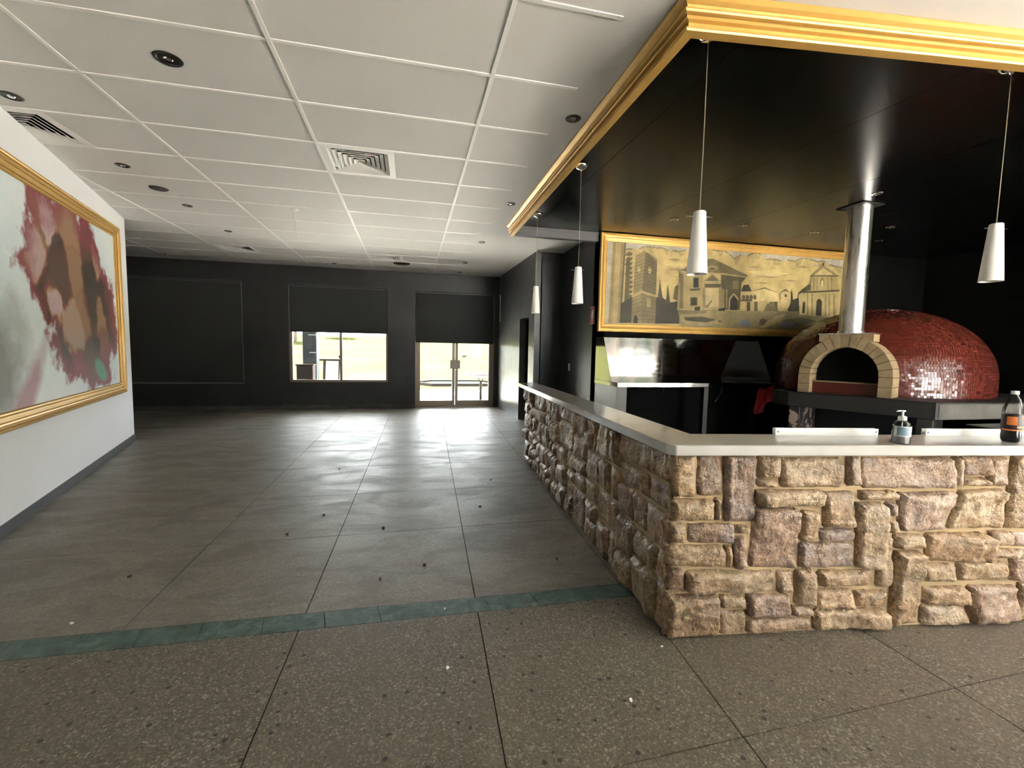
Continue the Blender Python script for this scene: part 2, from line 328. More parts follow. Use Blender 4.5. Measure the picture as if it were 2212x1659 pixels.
MURAL = [((196,174,116),[(2.81,2.672),(2.918,2.691),(3.027,2.7),(3.137,2.737),(3.211,2.727),(3.286,2.728),(3.399,2.732),(3.458,2.695),(3.533,2.715),(3.63,2.698),(3.725,2.731),(3.801,2.746),(3.939,2.732),(4.056,2.77),(4.156,2.764),(4.257,2.753),(4.336,2.766),(4.441,2.721),(4.527,2.654),(4.626,2.726),(4.751,2.72),(4.852,2.765),(4.958,2.755),(5.07,2.688),(5.176,2.695),(5.307,2.682),(5.436,2.704),(5.569,2.687),(5.698,2.746),(5.833,2.736),(5.971,2.709),(6.107,2.721),(6.203,2.677),(6.32,2.656),(6.438,2.645),(6.529,1.69),(2.8,1.587)]),((150,136,100),[(2.799,2.679),(2.863,2.696),(2.929,2.7),(2.922,2.676),(2.864,2.672),(2.807,2.657)]),((118,108,80),[(2.809,2.677),(2.863,2.691),(2.918,2.696),(2.864,2.677)]),((172,154,106),[(2.811,2.649),(2.919,2.668),(2.906,2.625),(2.831,2.599)]),((150,136,100),[(3.016,2.707),(3.081,2.733),(3.147,2.746),(3.141,2.723),(3.082,2.709),(3.024,2.685)]),((150,136,100),[(3.125,2.745),(3.173,2.747),(3.222,2.736),(3.216,2.713),(3.174,2.722),(3.134,2.722)]),((172,154,106),[(3.138,2.714),(3.213,2.704),(3.2,2.661),(3.159,2.663)]),((118,108,80),[(3.211,2.732),(3.248,2.737),(3.286,2.733),(3.249,2.723)]),((150,136,100),[(3.275,2.735),(3.342,2.745),(3.41,2.741),(3.404,2.717),(3.343,2.72),(3.283,2.713)]),((150,136,100),[(3.387,2.74),(3.428,2.728),(3.469,2.704),(3.462,2.68),(3.429,2.703),(3.396,2.717)]),((172,154,106),[(3.4,2.709),(3.459,2.671),(3.446,2.627),(3.422,2.657)]),((150,136,100),[(3.521,2.722),(3.581,2.721),(3.641,2.707),(3.634,2.683),(3.582,2.696),(3.53,2.699)]),((118,108,80),[(3.533,2.72),(3.581,2.716),(3.63,2.703),(3.582,2.701)]),((150,136,100),[(3.618,2.705),(3.676,2.729),(3.736,2.74),(3.729,2.716),(3.678,2.704),(3.627,2.682)]),((172,154,106),[(3.631,2.674),(3.726,2.707),(3.713,2.663),(3.653,2.622)]),((150,136,100),[(3.789,2.754),(3.869,2.754),(3.951,2.741),(3.944,2.717),(3.871,2.729),(3.798,2.731)]),((150,136,100),[(3.927,2.74),(3.996,2.766),(4.067,2.78),(4.06,2.755),(3.998,2.741),(3.936,2.717)]),((118,108,80),[(3.939,2.737),(3.997,2.761),(4.055,2.776),(3.998,2.746)]),((172,154,106),[(3.941,2.708),(4.057,2.747),(4.044,2.702),(3.963,2.655)]),((150,136,100),[(4.143,2.771),(4.205,2.774),(4.268,2.763),(4.261,2.738),(4.207,2.748),(4.153,2.748)]),((150,136,100),[(4.244,2.761),(4.295,2.775),(4.348,2.775),(4.342,2.75),(4.297,2.749),(4.253,2.738)]),((172,154,106),[(4.258,2.729),(4.338,2.742),(4.325,2.696),(4.282,2.676)]),((118,108,80),[(4.336,2.771),(4.388,2.754),(4.441,2.726),(4.389,2.738)]),((150,136,100),[(4.428,2.729),(4.483,2.703),(4.539,2.663),(4.533,2.638),(4.485,2.677),(4.438,2.705)]),((150,136,100),[(4.515,2.662),(4.575,2.705),(4.637,2.736),(4.631,2.711),(4.577,2.679),(4.524,2.638)]),((172,154,106),[(4.529,2.63),(4.627,2.702),(4.614,2.656),(4.553,2.575)]),((150,136,100),[(4.738,2.728),(4.8,2.759),(4.864,2.775),(4.857,2.75),(4.802,2.732),(4.748,2.704)]),((118,108,80),[(4.75,2.726),(4.801,2.753),(4.852,2.771),(4.802,2.738)]),((150,136,100),[(4.839,2.773),(4.904,2.776),(4.97,2.765),(4.964,2.739),(4.906,2.75),(4.849,2.75)]),((172,154,106),[(4.854,2.741),(4.96,2.73),(4.947,2.684),(4.879,2.687)]),((150,136,100),[(5.056,2.696),(5.122,2.707),(5.188,2.704),(5.182,2.679),(5.124,2.681),(5.067,2.672)]),((150,136,100),[(5.163,2.703),(5.24,2.704),(5.319,2.691),(5.312,2.666),(5.242,2.678),(5.173,2.679)]),((118,108,80),[(5.176,2.7),(5.241,2.699),(5.306,2.687),(5.242,2.683)]),((172,154,106),[(5.178,2.67),(5.309,2.657),(5.295,2.61),(5.204,2.615)]),((150,136,100),[(5.422,2.712),(5.501,2.712),(5.582,2.697),(5.575,2.671),(5.503,2.685),(5.433,2.688)]),((150,136,100),[(5.555,2.695),(5.632,2.733),(5.71,2.756),(5.703,2.73),(5.634,2.706),(5.566,2.671)]),((172,154,106),[(5.571,2.662),(5.7,2.721),(5.686,2.673),(5.598,2.606)]),((118,108,80),[(5.697,2.751),(5.764,2.752),(5.832,2.742),(5.765,2.736)]),((150,136,100),[(5.818,2.745),(5.9,2.739),(5.983,2.719),(5.977,2.693),(5.902,2.712),(5.83,2.72)]),((150,136,100),[(5.956,2.717),(6.037,2.731),(6.119,2.731),(6.113,2.705),(6.039,2.704),(5.968,2.692)]),((172,154,106),[(5.973,2.683),(6.109,2.695),(6.095,2.647),(6.001,2.626)]),((150,136,100),[(6.188,2.685),(6.26,2.683),(6.333,2.666),(6.326,2.64),(6.262,2.656),(6.199,2.66)]),((118,108,80),[(6.202,2.683),(6.26,2.678),(6.32,2.662),(6.262,2.661)]),((150,136,100),[(6.306,2.665),(6.378,2.667),(6.451,2.655),(6.444,2.629),(6.38,2.64),(6.317,2.64)]),((172,154,106),[(6.323,2.631),(6.441,2.619),(6.426,2.57),(6.351,2.573)]),((158,140,96),[(3.413,2.45),(3.661,2.473),(3.915,2.475),(3.713,2.443)]),((158,140,96),[(3.571,2.358),(3.725,2.373),(3.881,2.371),(3.757,2.351)]),((158,140,96),[(4.741,2.562),(4.855,2.577),(4.972,2.572),(4.88,2.549)]),((158,140,96),[(4.897,2.43),(5.109,2.45),(5.325,2.45),(5.154,2.423)]),((158,140,96),[(5.15,2.48),(5.343,2.501),(5.541,2.498),(5.385,2.468)]),((158,140,96),[(4.82,2.338),(4.988,2.354),(5.159,2.352),(5.024,2.33)]),((158,140,96),[(5.329,2.4),(5.492,2.416),(5.658,2.414),(5.527,2.392)]),((158,140,96),[(5.575,2.612),(5.708,2.627),(5.842,2.624),(5.736,2.603)]),((158,140,96),[(3.444,2.585),(3.558,2.603),(3.674,2.596),(3.583,2.567)]),((214,192,132),[(4.663,2.488),(5.188,2.544),(5.496,2.499),(5.195,2.447)]),((212,190,130),[(3.372,2.514),(3.676,2.558),(3.833,2.525),(3.564,2.484)]),((150,134,90),[(2.635,2.76),(2.823,2.777),(2.792,1.695),(2.605,1.689)]),((178,156,106),[(2.677,2.755),(2.755,2.764),(2.737,1.693),(2.661,1.691)]),((112,100,70),[(2.799,2.764),(2.824,2.774),(2.792,1.695),(2.766,1.694)]),((104,94,62),[(2.865,2.647),(2.93,2.634),(2.904,2.594),(2.806,2.594)]),((104,94,62),[(2.857,2.584),(2.932,2.572),(2.907,2.531),(2.823,2.533)]),((104,94,62),[(2.849,2.521),(2.935,2.51),(2.909,2.469),(2.811,2.47)]),((104,94,62),[(2.873,2.461),(2.938,2.448),(2.912,2.407),(2.828,2.409)]),((104,94,62),[(2.865,2.398),(2.94,2.386),(2.915,2.345),(2.816,2.346)]),((104,94,62),[(2.857,2.335),(2.943,2.323),(2.917,2.282),(2.833,2.284)]),((104,94,62),[(2.881,2.274),(2.946,2.261),(2.92,2.22),(2.821,2.221)]),((104,94,62),[(2.873,2.211),(2.949,2.198),(2.923,2.157),(2.838,2.159)]),((104,94,62),[(2.864,2.147),(2.951,2.135),(2.925,2.094),(2.826,2.096)]),((104,94,62),[(2.889,2.086),(2.954,2.072),(2.928,2.031),(2.844,2.034)]),((104,94,62),[(2.881,2.022),(2.957,2.009),(2.931,1.968),(2.832,1.971)]),((96,88,60),[(2.837,2.547),(2.888,2.55),(2.894,1.973),(2.832,1.971)]),((66,62,46),[(2.781,1.952),(2.945,2.058),(2.961,1.7),(2.781,1.694)]),((64,60,44),[(3.291,2.057),(3.394,2.07),(3.513,1.999),(3.666,2.023),(3.683,1.711),(3.298,1.702)]),((80,74,52),[(3.33,2.059),(3.352,2.315),(3.406,2.062)]),((78,72,50),[(3.456,1.98),(3.481,2.235),(3.529,1.983)]),((110,100,70),[(3.568,2.052),(3.588,2.223),(3.663,2.261),(3.676,2.023)]),((146,130,88),[(2.969,2.575),(3.118,2.663),(3.09,2.128),(2.956,2.066)]),((112,101,70),[(3.118,2.663),(3.298,2.556),(3.3,2.095),(3.09,2.128)]),((188,168,116),[(2.943,2.616),(3.118,2.733),(3.304,2.596),(3.295,2.546),(3.117,2.677),(2.964,2.561)]),((96,86,60),[(2.981,2.582),(2.996,2.591),(2.993,2.612),(2.979,2.603)]),((96,86,60),[(3.005,2.597),(3.019,2.606),(3.016,2.627),(3.002,2.618)]),((96,86,60),[(3.028,2.611),(3.042,2.621),(3.039,2.642),(3.025,2.633)]),((96,86,60),[(3.051,2.626),(3.065,2.635),(3.063,2.656),(3.048,2.647)]),((96,86,60),[(3.074,2.641),(3.089,2.65),(3.086,2.671),(3.072,2.662)]),((96,86,60),[(3.098,2.656),(3.112,2.665),(3.109,2.686),(3.095,2.677)]),((96,86,60),[(3.141,2.645),(3.154,2.638),(3.153,2.659),(3.14,2.667)]),((96,86,60),[(3.164,2.632),(3.177,2.624),(3.176,2.646),(3.163,2.653)]),((96,86,60),[(3.187,2.618),(3.2,2.611),(3.199,2.633),(3.186,2.64)]),((96,86,60),[(3.21,2.605),(3.223,2.598),(3.222,2.619),(3.209,2.627)]),((96,86,60),[(3.233,2.592),(3.246,2.584),(3.245,2.606),(3.232,2.613)]),((96,86,60),[(3.256,2.578),(3.27,2.571),(3.268,2.592),(3.255,2.6)]),((96,86,60),[(3.279,2.565),(3.293,2.557),(3.292,2.579),(3.278,2.586)]),((198,178,124),[(3.051,2.422),(3.049,2.404),(3.043,2.39),(3.034,2.382),(3.024,2.382),(3.014,2.389),(3.006,2.402),(3.003,2.419),(3.005,2.436),(3.011,2.45),(3.02,2.459),(3.031,2.459),(3.041,2.452),(3.048,2.439)]),((198,178,124),[(3.217,2.421),(3.215,2.401),(3.209,2.385),(3.199,2.375),(3.187,2.374),(3.176,2.383),(3.168,2.398),(3.165,2.418),(3.166,2.439),(3.173,2.455),(3.183,2.465),(3.194,2.465),(3.205,2.457),(3.213,2.441)]),((108,97,66),[(2.959,2.505),(3.093,2.553),(3.094,2.546),(2.959,2.497)]),((108,97,66),[(2.96,2.461),(3.093,2.509),(3.093,2.502),(2.96,2.453)]),((108,97,66),[(2.96,2.416),(3.093,2.464),(3.093,2.457),(2.961,2.408)]),((108,97,66),[(2.961,2.372),(3.093,2.419),(3.093,2.413),(2.961,2.364)]),((108,97,66),[(2.962,2.328),(3.093,2.374),(3.093,2.368),(2.962,2.319)]),((108,97,66),[(2.962,2.283),(3.092,2.33),(3.093,2.323),(2.963,2.275)]),((108,97,66),[(2.963,2.238),(3.092,2.285),(3.092,2.278),(2.963,2.23)]),((108,97,66),[(2.964,2.194),(3.092,2.24),(3.092,2.233),(2.964,2.185)]),((108,97,66),[(2.964,2.149),(3.092,2.195),(3.092,2.188),(2.965,2.141)]),((88,80,56),[(3.104,2.564),(3.294,2.501),(3.294,2.493),(3.104,2.557)]),((88,80,56),[(3.106,2.519),(3.296,2.459),(3.296,2.451),(3.106,2.513)]),((88,80,56),[(3.108,2.475),(3.298,2.418),(3.298,2.409),(3.108,2.468)]),((88,80,56),[(3.11,2.43),(3.3,2.376),(3.3,2.368),(3.11,2.424)]),((88,80,56),[(3.112,2.386),(3.302,2.334),(3.302,2.326),(3.112,2.379)]),((88,80,56),[(3.114,2.341),(3.304,2.293),(3.304,2.284),(3.114,2.334)]),((88,80,56),[(3.116,2.296),(3.306,2.251),(3.306,2.243),(3.116,2.29)]),((88,80,56),[(3.118,2.251),(3.308,2.209),(3.308,2.201),(3.119,2.245)]),((88,80,56),[(3.12,2.207),(3.31,2.167),(3.31,2.159),(3.121,2.2)]),((180,160,110),[(2.941,2.072),(3.082,2.145),(3.31,2.088),(3.311,2.063),(3.084,2.105),(2.939,2.042)]),((140,124,84),[(2.942,2.042),(3.084,2.105),(3.095,1.699),(2.943,1.695)]),((122,110,76),[(3.084,2.105),(3.306,2.061),(3.308,1.703),(3.095,1.699)]),((104,94,64),[(2.941,1.992),(3.081,2.045),(3.081,2.038),(2.941,1.983)]),((104,94,64),[(2.943,1.942),(3.084,1.988),(3.084,1.981),(2.943,1.934)]),((104,94,64),[(2.945,1.892),(3.086,1.931),(3.087,1.924),(2.946,1.884)]),((104,94,64),[(2.947,1.842),(3.089,1.874),(3.089,1.867),(2.948,1.834)]),((104,94,64),[(2.95,1.792),(3.091,1.817),(3.092,1.81),(2.95,1.784)]),((104,94,64),[(2.952,1.742),(3.094,1.76),(3.094,1.753),(2.952,1.733)]),((100,90,62),[(3.087,2.045),(3.301,2.007),(3.301,1.999),(3.087,2.038)]),((100,90,62),[(3.089,1.988),(3.303,1.957),(3.303,1.948),(3.09,1.981)]),((100,90,62),[(3.092,1.931),(3.306,1.906),(3.306,1.898),(3.092,1.925)]),((100,90,62),[(3.094,1.874),(3.308,1.855),(3.308,1.847),(3.095,1.868)]),((100,90,62),[(3.097,1.817),(3.31,1.805),(3.311,1.796),(3.097,1.811)]),((100,90,62),[(3.1,1.76),(3.313,1.754),(3.313,1.745),(3.1,1.753)]),((44,42,34),[(2.976,1.696),(2.977,1.768),(3.004,1.811),(3.036,1.77),(3.039,1.698)]),((160,143,98),[(3.165,2.048),(3.229,2.038),(3.227,1.92),(3.167,1.921)]),((166,147,98),[(3.648,2.433),(4.015,2.45),(4.057,1.914),(3.634,1.898)]),((92,84,58),[(4.318,2.425),(4.747,2.419),(4.657,2.326),(4.65,1.937),(4.349,1.936)]),((118,107,74),[(3.659,2.45),(4.054,2.624),(4.167,2.641),(4.766,2.437),(4.734,2.418),(4.337,2.448),(3.76,2.433)]),((176,156,106),[(3.659,2.45),(3.76,2.433),(4.337,2.448),(4.734,2.418),(4.735,2.404),(4.328,2.427),(3.66,2.423)]),((52,49,38),[(3.87,2.357),(3.953,2.361),(3.961,2.225),(3.878,2.221)]),((84,77,54),[(3.813,2.2),(3.993,2.218),(3.975,2.187),(3.838,2.174)]),((92,84,60),[(3.835,2.085),(3.949,2.09),(3.956,1.973),(3.841,1.968)]),((70,65,48),[(3.855,2.075),(3.93,2.079),(3.935,1.982),(3.86,1.979)]),((120,108,76),[(3.65,2.396),(3.708,2.399),(3.734,1.923),(3.676,1.92)]),((46,43,34),[(4.489,1.931),(4.487,2.089),(4.54,2.158),(4.606,2.094),(4.613,1.936)]),((168,150,102),[(4.468,1.93),(4.465,2.101),(4.538,2.179),(4.626,2.108),(4.625,2.063),(4.541,2.148),(4.488,2.075),(4.489,1.931)]),((120,108,74),[(4.507,2.349),(4.614,2.355),(4.621,2.24),(4.514,2.234)]),((150,132,90),[(4.343,2.226),(4.379,2.228),(4.397,1.948),(4.36,1.947)]),((150,132,90),[(4.404,2.22),(4.429,2.221),(4.446,1.95),(4.422,1.949)]),((150,134,94),[(4.252,2.512),(4.244,2.495),(4.22,2.481),(4.185,2.471),(4.146,2.469),(4.11,2.474),(4.085,2.486),(4.076,2.502),(4.083,2.519),(4.107,2.533),(4.142,2.543),(4.181,2.545),(4.216,2.54),(4.242,2.528)]),((90,82,58),[(4.216,2.5),(4.211,2.494),(4.197,2.488),(4.176,2.484),(4.153,2.483),(4.132,2.484),(4.118,2.488),(4.112,2.494),(4.117,2.5),(4.131,2.506),(4.152,2.51),(4.175,2.511),(4.196,2.509),(4.21,2.506)]),((130,116,80),[(4.141,2.475),(4.189,2.478),(4.191,2.443),(4.143,2.441)]),((170,152,104),[(4.023,2.31),(4.165,2.452),(4.332,2.326)]),((112,100,70),[(4.067,2.323),(4.167,2.418),(4.287,2.334)]),((176,156,108),[(4.036,2.307),(4.328,2.323),(4.33,2.295),(4.037,2.28)]),((98,90,62),[(4.053,2.281),(4.318,2.294),(4.321,2.246),(4.056,2.233)]),((150,134,94),[(4.04,2.232),(4.337,2.247),(4.356,1.947),(4.058,1.935)]),((192,172,122),[(4.072,2.223),(4.285,2.234),(4.302,1.962),(4.089,1.954)]),((120,106,74),[(4.075,1.953),(4.179,2.062),(4.192,2.045),(4.106,1.937)]),((170,150,104),[(4.015,1.947),(4.347,1.961),(4.35,1.925),(4.017,1.913)]),((120,108,76),[(4.037,1.914),(4.329,1.925),(4.339,1.77),(4.046,1.761)]),((180,160,112),[(4.058,1.89),(4.124,1.893),(4.131,1.781),(4.065,1.779)]),((52,49,38),[(3.91,1.947),(3.994,1.967),(4.026,1.76),(3.936,1.757)]),((52,49,38),[(4.218,1.756),(4.307,1.945),(4.408,1.966),(4.409,1.79),(4.361,1.75)]),((74,68,50),[(4.661,2.206),(4.697,2.296),(4.78,2.309),(4.839,2.215)]),((196,175,120),[(4.653,2.202),(4.85,2.212),(4.867,1.967),(4.67,1.959)]),((90,82,58),[(4.661,2.091),(4.921,2.103),(4.923,2.076),(4.663,2.065)]),((206,184,128),[(4.849,2.215),(5.058,2.275),(5.283,2.211),(5.292,2.092),(4.859,2.073)]),((120,108,76),[(4.829,2.211),(5.057,2.286),(5.291,2.215),(5.059,2.261)]),((184,163,110),[(4.775,2.07),(5.353,2.094),(5.364,1.95),(4.785,1.928)]),((92,84,60),[(4.765,2.061),(4.824,2.063),(4.835,1.915),(4.776,1.913)]),((92,84,60),[(4.892,2.066),(4.951,2.068),(4.962,1.92),(4.902,1.918)]),((92,84,60),[(5.158,2.077),(5.219,2.08),(5.23,1.93),(5.17,1.928)]),((92,84,60),[(5.234,2.08),(5.295,2.083),(5.306,1.933),(5.246,1.931)]),((110,100,70),[(4.738,2.125),(4.736,2.109),(4.729,2.097),(4.718,2.09),(4.705,2.089),(4.692,2.095),(4.683,2.107),(4.679,2.122),(4.681,2.138),(4.689,2.15),(4.7,2.158),(4.713,2.158),(4.725,2.152),(4.734,2.14)]),((110,100,70),[(4.801,2.128),(4.799,2.112),(4.792,2.1),(4.78,2.092),(4.767,2.092),(4.755,2.098),(4.746,2.11),(4.742,2.125),(4.744,2.141),(4.751,2.153),(4.762,2.161),(4.775,2.161),(4.788,2.155),(4.797,2.143)]),((110,100,70),[(4.864,2.131),(4.862,2.115),(4.855,2.102),(4.843,2.095),(4.83,2.094),(4.818,2.101),(4.809,2.113),(4.805,2.128),(4.807,2.143),(4.814,2.156),(4.825,2.163),(4.838,2.164),(4.851,2.158),(4.86,2.146)]),((110,100,70),[(4.927,2.133),(4.925,2.118),(4.918,2.105),(4.907,2.098),(4.894,2.097),(4.881,2.103),(4.872,2.115),(4.868,2.131),(4.87,2.146),(4.877,2.159),(4.889,2.166),(4.902,2.167),(4.914,2.161),(4.923,2.149)]),((196,174,120),[(5.339,2.22),(5.427,2.264),(5.519,2.22),(5.537,1.993),(5.356,2.004)]),((110,98,68),[(5.326,2.216),(5.426,2.275),(5.528,2.222),(5.428,2.25)]),((80,74,54),[(5.415,2.199),(5.45,2.2),(5.453,2.16),(5.418,2.159)]),((86,79,56),[(5.53,2.084),(5.535,2.299),(5.579,2.086)]),((66,62,46),[(5.484,1.972),(5.549,2.117),(5.671,2.159),(5.682,1.91),(5.522,1.91)]),((120,108,76),[(5.042,1.902),(5.117,2.048),(5.224,2.071),(5.333,1.93),(5.197,1.853)]),((150,136,94),[(3.638,1.895),(5.674,1.958),(6.391,1.894),(6.293,1.683),(3.727,1.612)]),((120,110,78),[(3.638,1.898),(4.107,1.909),(4.11,1.868),(3.676,1.843)]),((84,78,58),[(3.756,1.803),(4.032,1.821),(4.359,1.771),(4.322,1.717),(3.8,1.715)]),((168,152,112),[(3.719,1.767),(3.838,1.754),(4.117,1.742),(4.277,1.786),(4.362,1.727),(4.0,1.69),(3.781,1.709)]),((130,132,140),[(4.61,1.735),(4.709,1.809),(4.882,1.752),(4.822,1.705)]),((190,168,112),[(5.014,1.702),(5.283,1.874),(5.455,1.917),(5.376,1.804),(5.101,1.687)]),((104,95,68),[(4.99,1.738),(5.026,1.829),(5.135,1.814),(5.076,1.731)]),((112,103,76),[(5.376,1.804),(5.726,1.871),(6.026,1.825),(5.693,1.722)]),((128,130,136),[(5.336,1.748),(5.553,1.801),(5.692,1.741),(5.472,1.697)]),((186,166,114),[(5.658,2.21),(5.873,2.264),(6.405,2.304),(6.403,1.891),(5.705,1.904)]),((176,156,106),[(5.867,2.494),(6.338,2.517),(6.409,2.304),(5.872,2.278)]),((150,134,92),[(5.849,2.49),(6.078,2.66),(6.384,2.519)]),((196,176,122),[(5.92,2.508),(6.081,2.62),(6.286,2.529)]),((110,98,70),[(6.063,2.696),(6.09,2.698),(6.095,2.65),(6.067,2.649)]),((92,84,60),[(5.649,2.206),(5.736,2.294),(5.868,2.377),(5.877,2.279),(5.783,2.26)]),((92,84,60),[(5.739,2.257),(6.409,2.312),(6.411,2.289),(5.741,2.228)]),((112,100,72),[(5.849,2.497),(6.379,2.526),(6.38,2.512),(5.85,2.482)]),((140,125,86),[(5.905,2.478),(5.925,2.479),(5.942,2.289),(5.921,2.288)]),((140,125,86),[(5.968,2.482),(5.988,2.483),(6.005,2.292),(5.985,2.291)]),((140,125,86),[(6.164,2.492),(6.185,2.493),(6.202,2.302),(6.181,2.301)]),((140,125,86),[(6.233,2.496),(6.254,2.497),(6.271,2.305),(6.251,2.304)]),((148,132,92),[(5.809,2.224),(5.836,2.225),(5.865,1.891),(5.837,1.89)]),((148,132,92),[(5.89,2.228),(5.917,2.229),(5.946,1.894),(5.919,1.893)]),((148,132,92),[(6.138,2.239),(6.166,2.241),(6.197,1.902),(6.169,1.901)]),((148,132,92),[(6.207,2.242),(6.235,2.244),(6.266,1.905),(6.238,1.904)]),((148,132,92),[(6.3,2.247),(6.328,2.248),(6.359,1.908),(6.331,1.907)]),((120,108,78),[(6.044,2.346),(6.04,2.438),(6.071,2.476),(6.109,2.441),(6.117,2.349)]),((210,190,136),[(6.058,2.346),(6.056,2.42),(6.073,2.451),(6.097,2.422),(6.103,2.349)]),((74,68,52),[(6.0,1.907),(5.995,2.122),(6.037,2.164),(6.096,2.126),(6.106,1.903)]),((84,78,58),[(5.748,1.935),(5.744,2.083),(5.773,2.112),(5.794,2.086),(5.793,1.933)]),((150,150,156),[(5.875,2.634),(5.924,2.669),(5.98,2.651),(5.926,2.651)])]

# ================================================================== STRUCTURE
ZC = 2.911
XL, XR = -6.6, 8.4
# ---- floor: sub-base + slabs between saw-cut joints + green slate strip
floor = struct(box('floor', XL-.2, FRONT_Y-.2, -.25, XR+.2, 9.97, -.014, 'joint_filler'), 'worn concrete and terrazzo floor with saw-cut joints and a green slate strip')
def slab(xa, xb, ya, yb, mat, name='floor_slab', g=.0023, par=floor):
    "xa, xb: lines X=a+bY; ya, yb: lines Y=c+dX"
    def cross(xl, yl):
        y = yl[0]
        for _ in range(6): x = xl[0]+xl[1]*y; y = yl[0]+yl[1]*x
        return x, y
    p = [cross(xa, ya), cross(xb, ya), cross(xb, yb), cross(xa, yb)]
    q = [(p[0][0]+g, p[0][1]+g), (p[1][0]-g, p[1][1]+g), (p[2][0]-g, p[2][1]-g), (p[3][0]+g, p[3][1]-g)]
    return prism(name, q, -.03, 0, mat, par)
C_ = lambda x: (x, 0.0)
F1, F2, L3 = (-.533, .0165), (.243, .0405), (1.03, .054)
rear_x = [C_(XL), C_(-1.275), F1, F2, L3, C_(2.35)]
S_NEAR, S_FAR = (2.080, -.0214), (2.211, -.027)
rear_y = [S_FAR, C_(3.14), C_(4.03), C_(4.97), C_(5.9), C_(6.8), C_(7.75), C_(8.7), C_(9.77)]
for i in range(len(rear_x)-1):
    for j in range(len(rear_y)-1): slab(rear_x[i], rear_x[i+1], rear_y[j], rear_y[j+1], 'worn_concrete')
slab(C_(2.35), C_(XR), S_FAR, C_(5.6), 'worn_concrete')
front_x = [C_(XL), F1, F2, (1.0, .09), C_(2.1), C_(3.1), C_(4.6), C_(XR)]
front_y = [C_(FRONT_Y), C_(-2.6), C_(-1.6), C_(-.65), C_(.27), (1.165, .018), S_NEAR]
for i in range(len(front_x)-1):
    for j in range(len(front_y)-1): slab(front_x[i], front_x[i+1], front_y[j], front_y[j+1], 'terrazzo')
xs = [XL, -4.2, -3.0, -2.72, -2.46, -2.2, -1.94, -1.68, -1.42, -1.19, -.945, -.686, -.417, -.166, .095, .363, .613, .85, 1.14, 1.42, 2.6, 5, XR]
for a, b in zip(xs[:-1], xs[1:]): slab((a+.45, -.2) if -3 < a < 2 else C_(a), (b+.45, -.2) if -3 < b < 2 else C_(b), S_NEAR, S_FAR, 'green_slate', 'slate_tile', .0015)

# ---- back wall with its openings
W1 = (-5.20, -3.24, .53, 2.56); W2 = (-2.40, -.465, .56, 2.555); D1 = (.10, 1.84, 0.0, 2.54)
YB, YO = 9.77, 9.97
wb = boxes('wall_back', [(XL, YB, 0, W1[0], YO, ZC), (W1[0], YB, W1[3], W1[1], YO, ZC), (W1[0], YB, 0, W1[1], YO, W1[2]), (W1[1], YB, 0, W2[0], YO, ZC),
    (W2[0], YB, W2[3], W2[1], YO, ZC), (W2[0], YB, 0, W2[1], YO, W2[2]), (W2[1], YB, 0, D1[0], YO, ZC), (D1[0], YB, D1[3], D1[1], YO, ZC), (D1[1], YB, 0, 3.8, YO, ZC)], 'black_wall')
struct(wb, 'black painted back wall with two windows and a glazed door')
v, f = [], []; n = 90
for i in range(n+1):
    x = XL + (D1[0]-.01-XL)*i/n; h = .085 + .018*noise.noise((x*3.1, 0, 4)) + .012*noise.noise((x*13, 2, 1)); t = .016+.012*noise.noise((x*9, 5, 0))
    v += [(x, YB-t, 0), (x, YB-t, h), (x, YB, h), (x, YB, 0)]
for i in range(n): f += [(4*i, 4*i+1, 4*i+5, 4*i+4), (4*i+1, 4*i+2, 4*i+6, 4*i+5)]
struct(obj('baseboard_back', v, f, 'grey_render'), 'broken grey skirting edge along the black back wall')
# windows and door
def win_frame(name, x0, x1, z0, z1, w=.045, y0=9.83, y1=9.90):
    return boxes(name, [(x0, y0, z0, x0+w, y1, z1), (x1-w, y0, z0, x1, y1, z1), (x0+w, y0, z1-w, x1-w, y1, z1), (x0+w, y0, z0, x1-w, y1, z0+w)], 'beige_aluminium')
def window(name, o, label):
    x0, x1, z0, z1 = o; t = struct(win_frame(name, *o), label); xm = (x0+x1)/2 + .015
    box('mullion', xm-.025, 9.825, z0+.045, xm+.025, 9.89, z1-.045, 'beige_aluminium', t, .004)
    box('window_pane', x0+.045, 9.862, z0+.045, xm-.025, 9.868, z1-.045, 'tinted_glass', t)
    box('window_pane', xm+.025, 9.862, z0+.045, x1-.045, 9.868, z1-.045, 'tinted_glass', t)
    box('window_latch', xm-.045, 9.80, z0+.50, xm-.02, 9.83, z0+.56, 'beige_aluminium', t, .004)
    return t
window('window_1', W1, 'aluminium sliding window behind the fully lowered black blind')
window('window_2', W2, 'aluminium sliding window half covered by a black blind')
d = struct(win_frame('door_1', *D1, .05), 'double glazed aluminium door under a half lowered blind')
xm = (D1[0]+D1[1])/2
for a, b in ((D1[0]+.05, xm-.004), (xm+.004, D1[1]-.05)):
    lf = boxes('door_leaf', [(a, 9.84, .03, a+.06, 9.89, D1[3]-.05), (b-.06, 9.84, .03, b, 9.89, D1[3]-.05), (a+.06, 9.84, .03, b-.06, 9.89, .15), (a+.06, 9.84, D1[3]-.14, b-.06, 9.89, D1[3]-.05)], 'beige_aluminium', d)
    box('door_pane', a+.06, 9.862, .15, b-.06, 9.868, D1[3]-.14, 'tinted_glass', lf)
box('lock_plate', xm-.11, 9.81, .86, xm+.11, 9.838, 1.05, 'beige_aluminium', d, .006)
box('threshold', D1[0], 9.78, 0, D1[1], 9.92, .028, 'beige_aluminium', d, .006)
box('door_sticker', xm+.16, 9.858, 1.12, xm+.25, 9.8615, 1.155, 'beige_aluminium', d)

struct(box('sun_blocking_eave', XL-.6, YO, 2.93, 4.4, YO+1.75, 3.08, 'white_wall'), 'white eave added outside the back windows to block the sun')  # unseen eave added, deep enough to keep the sun out of the back windows
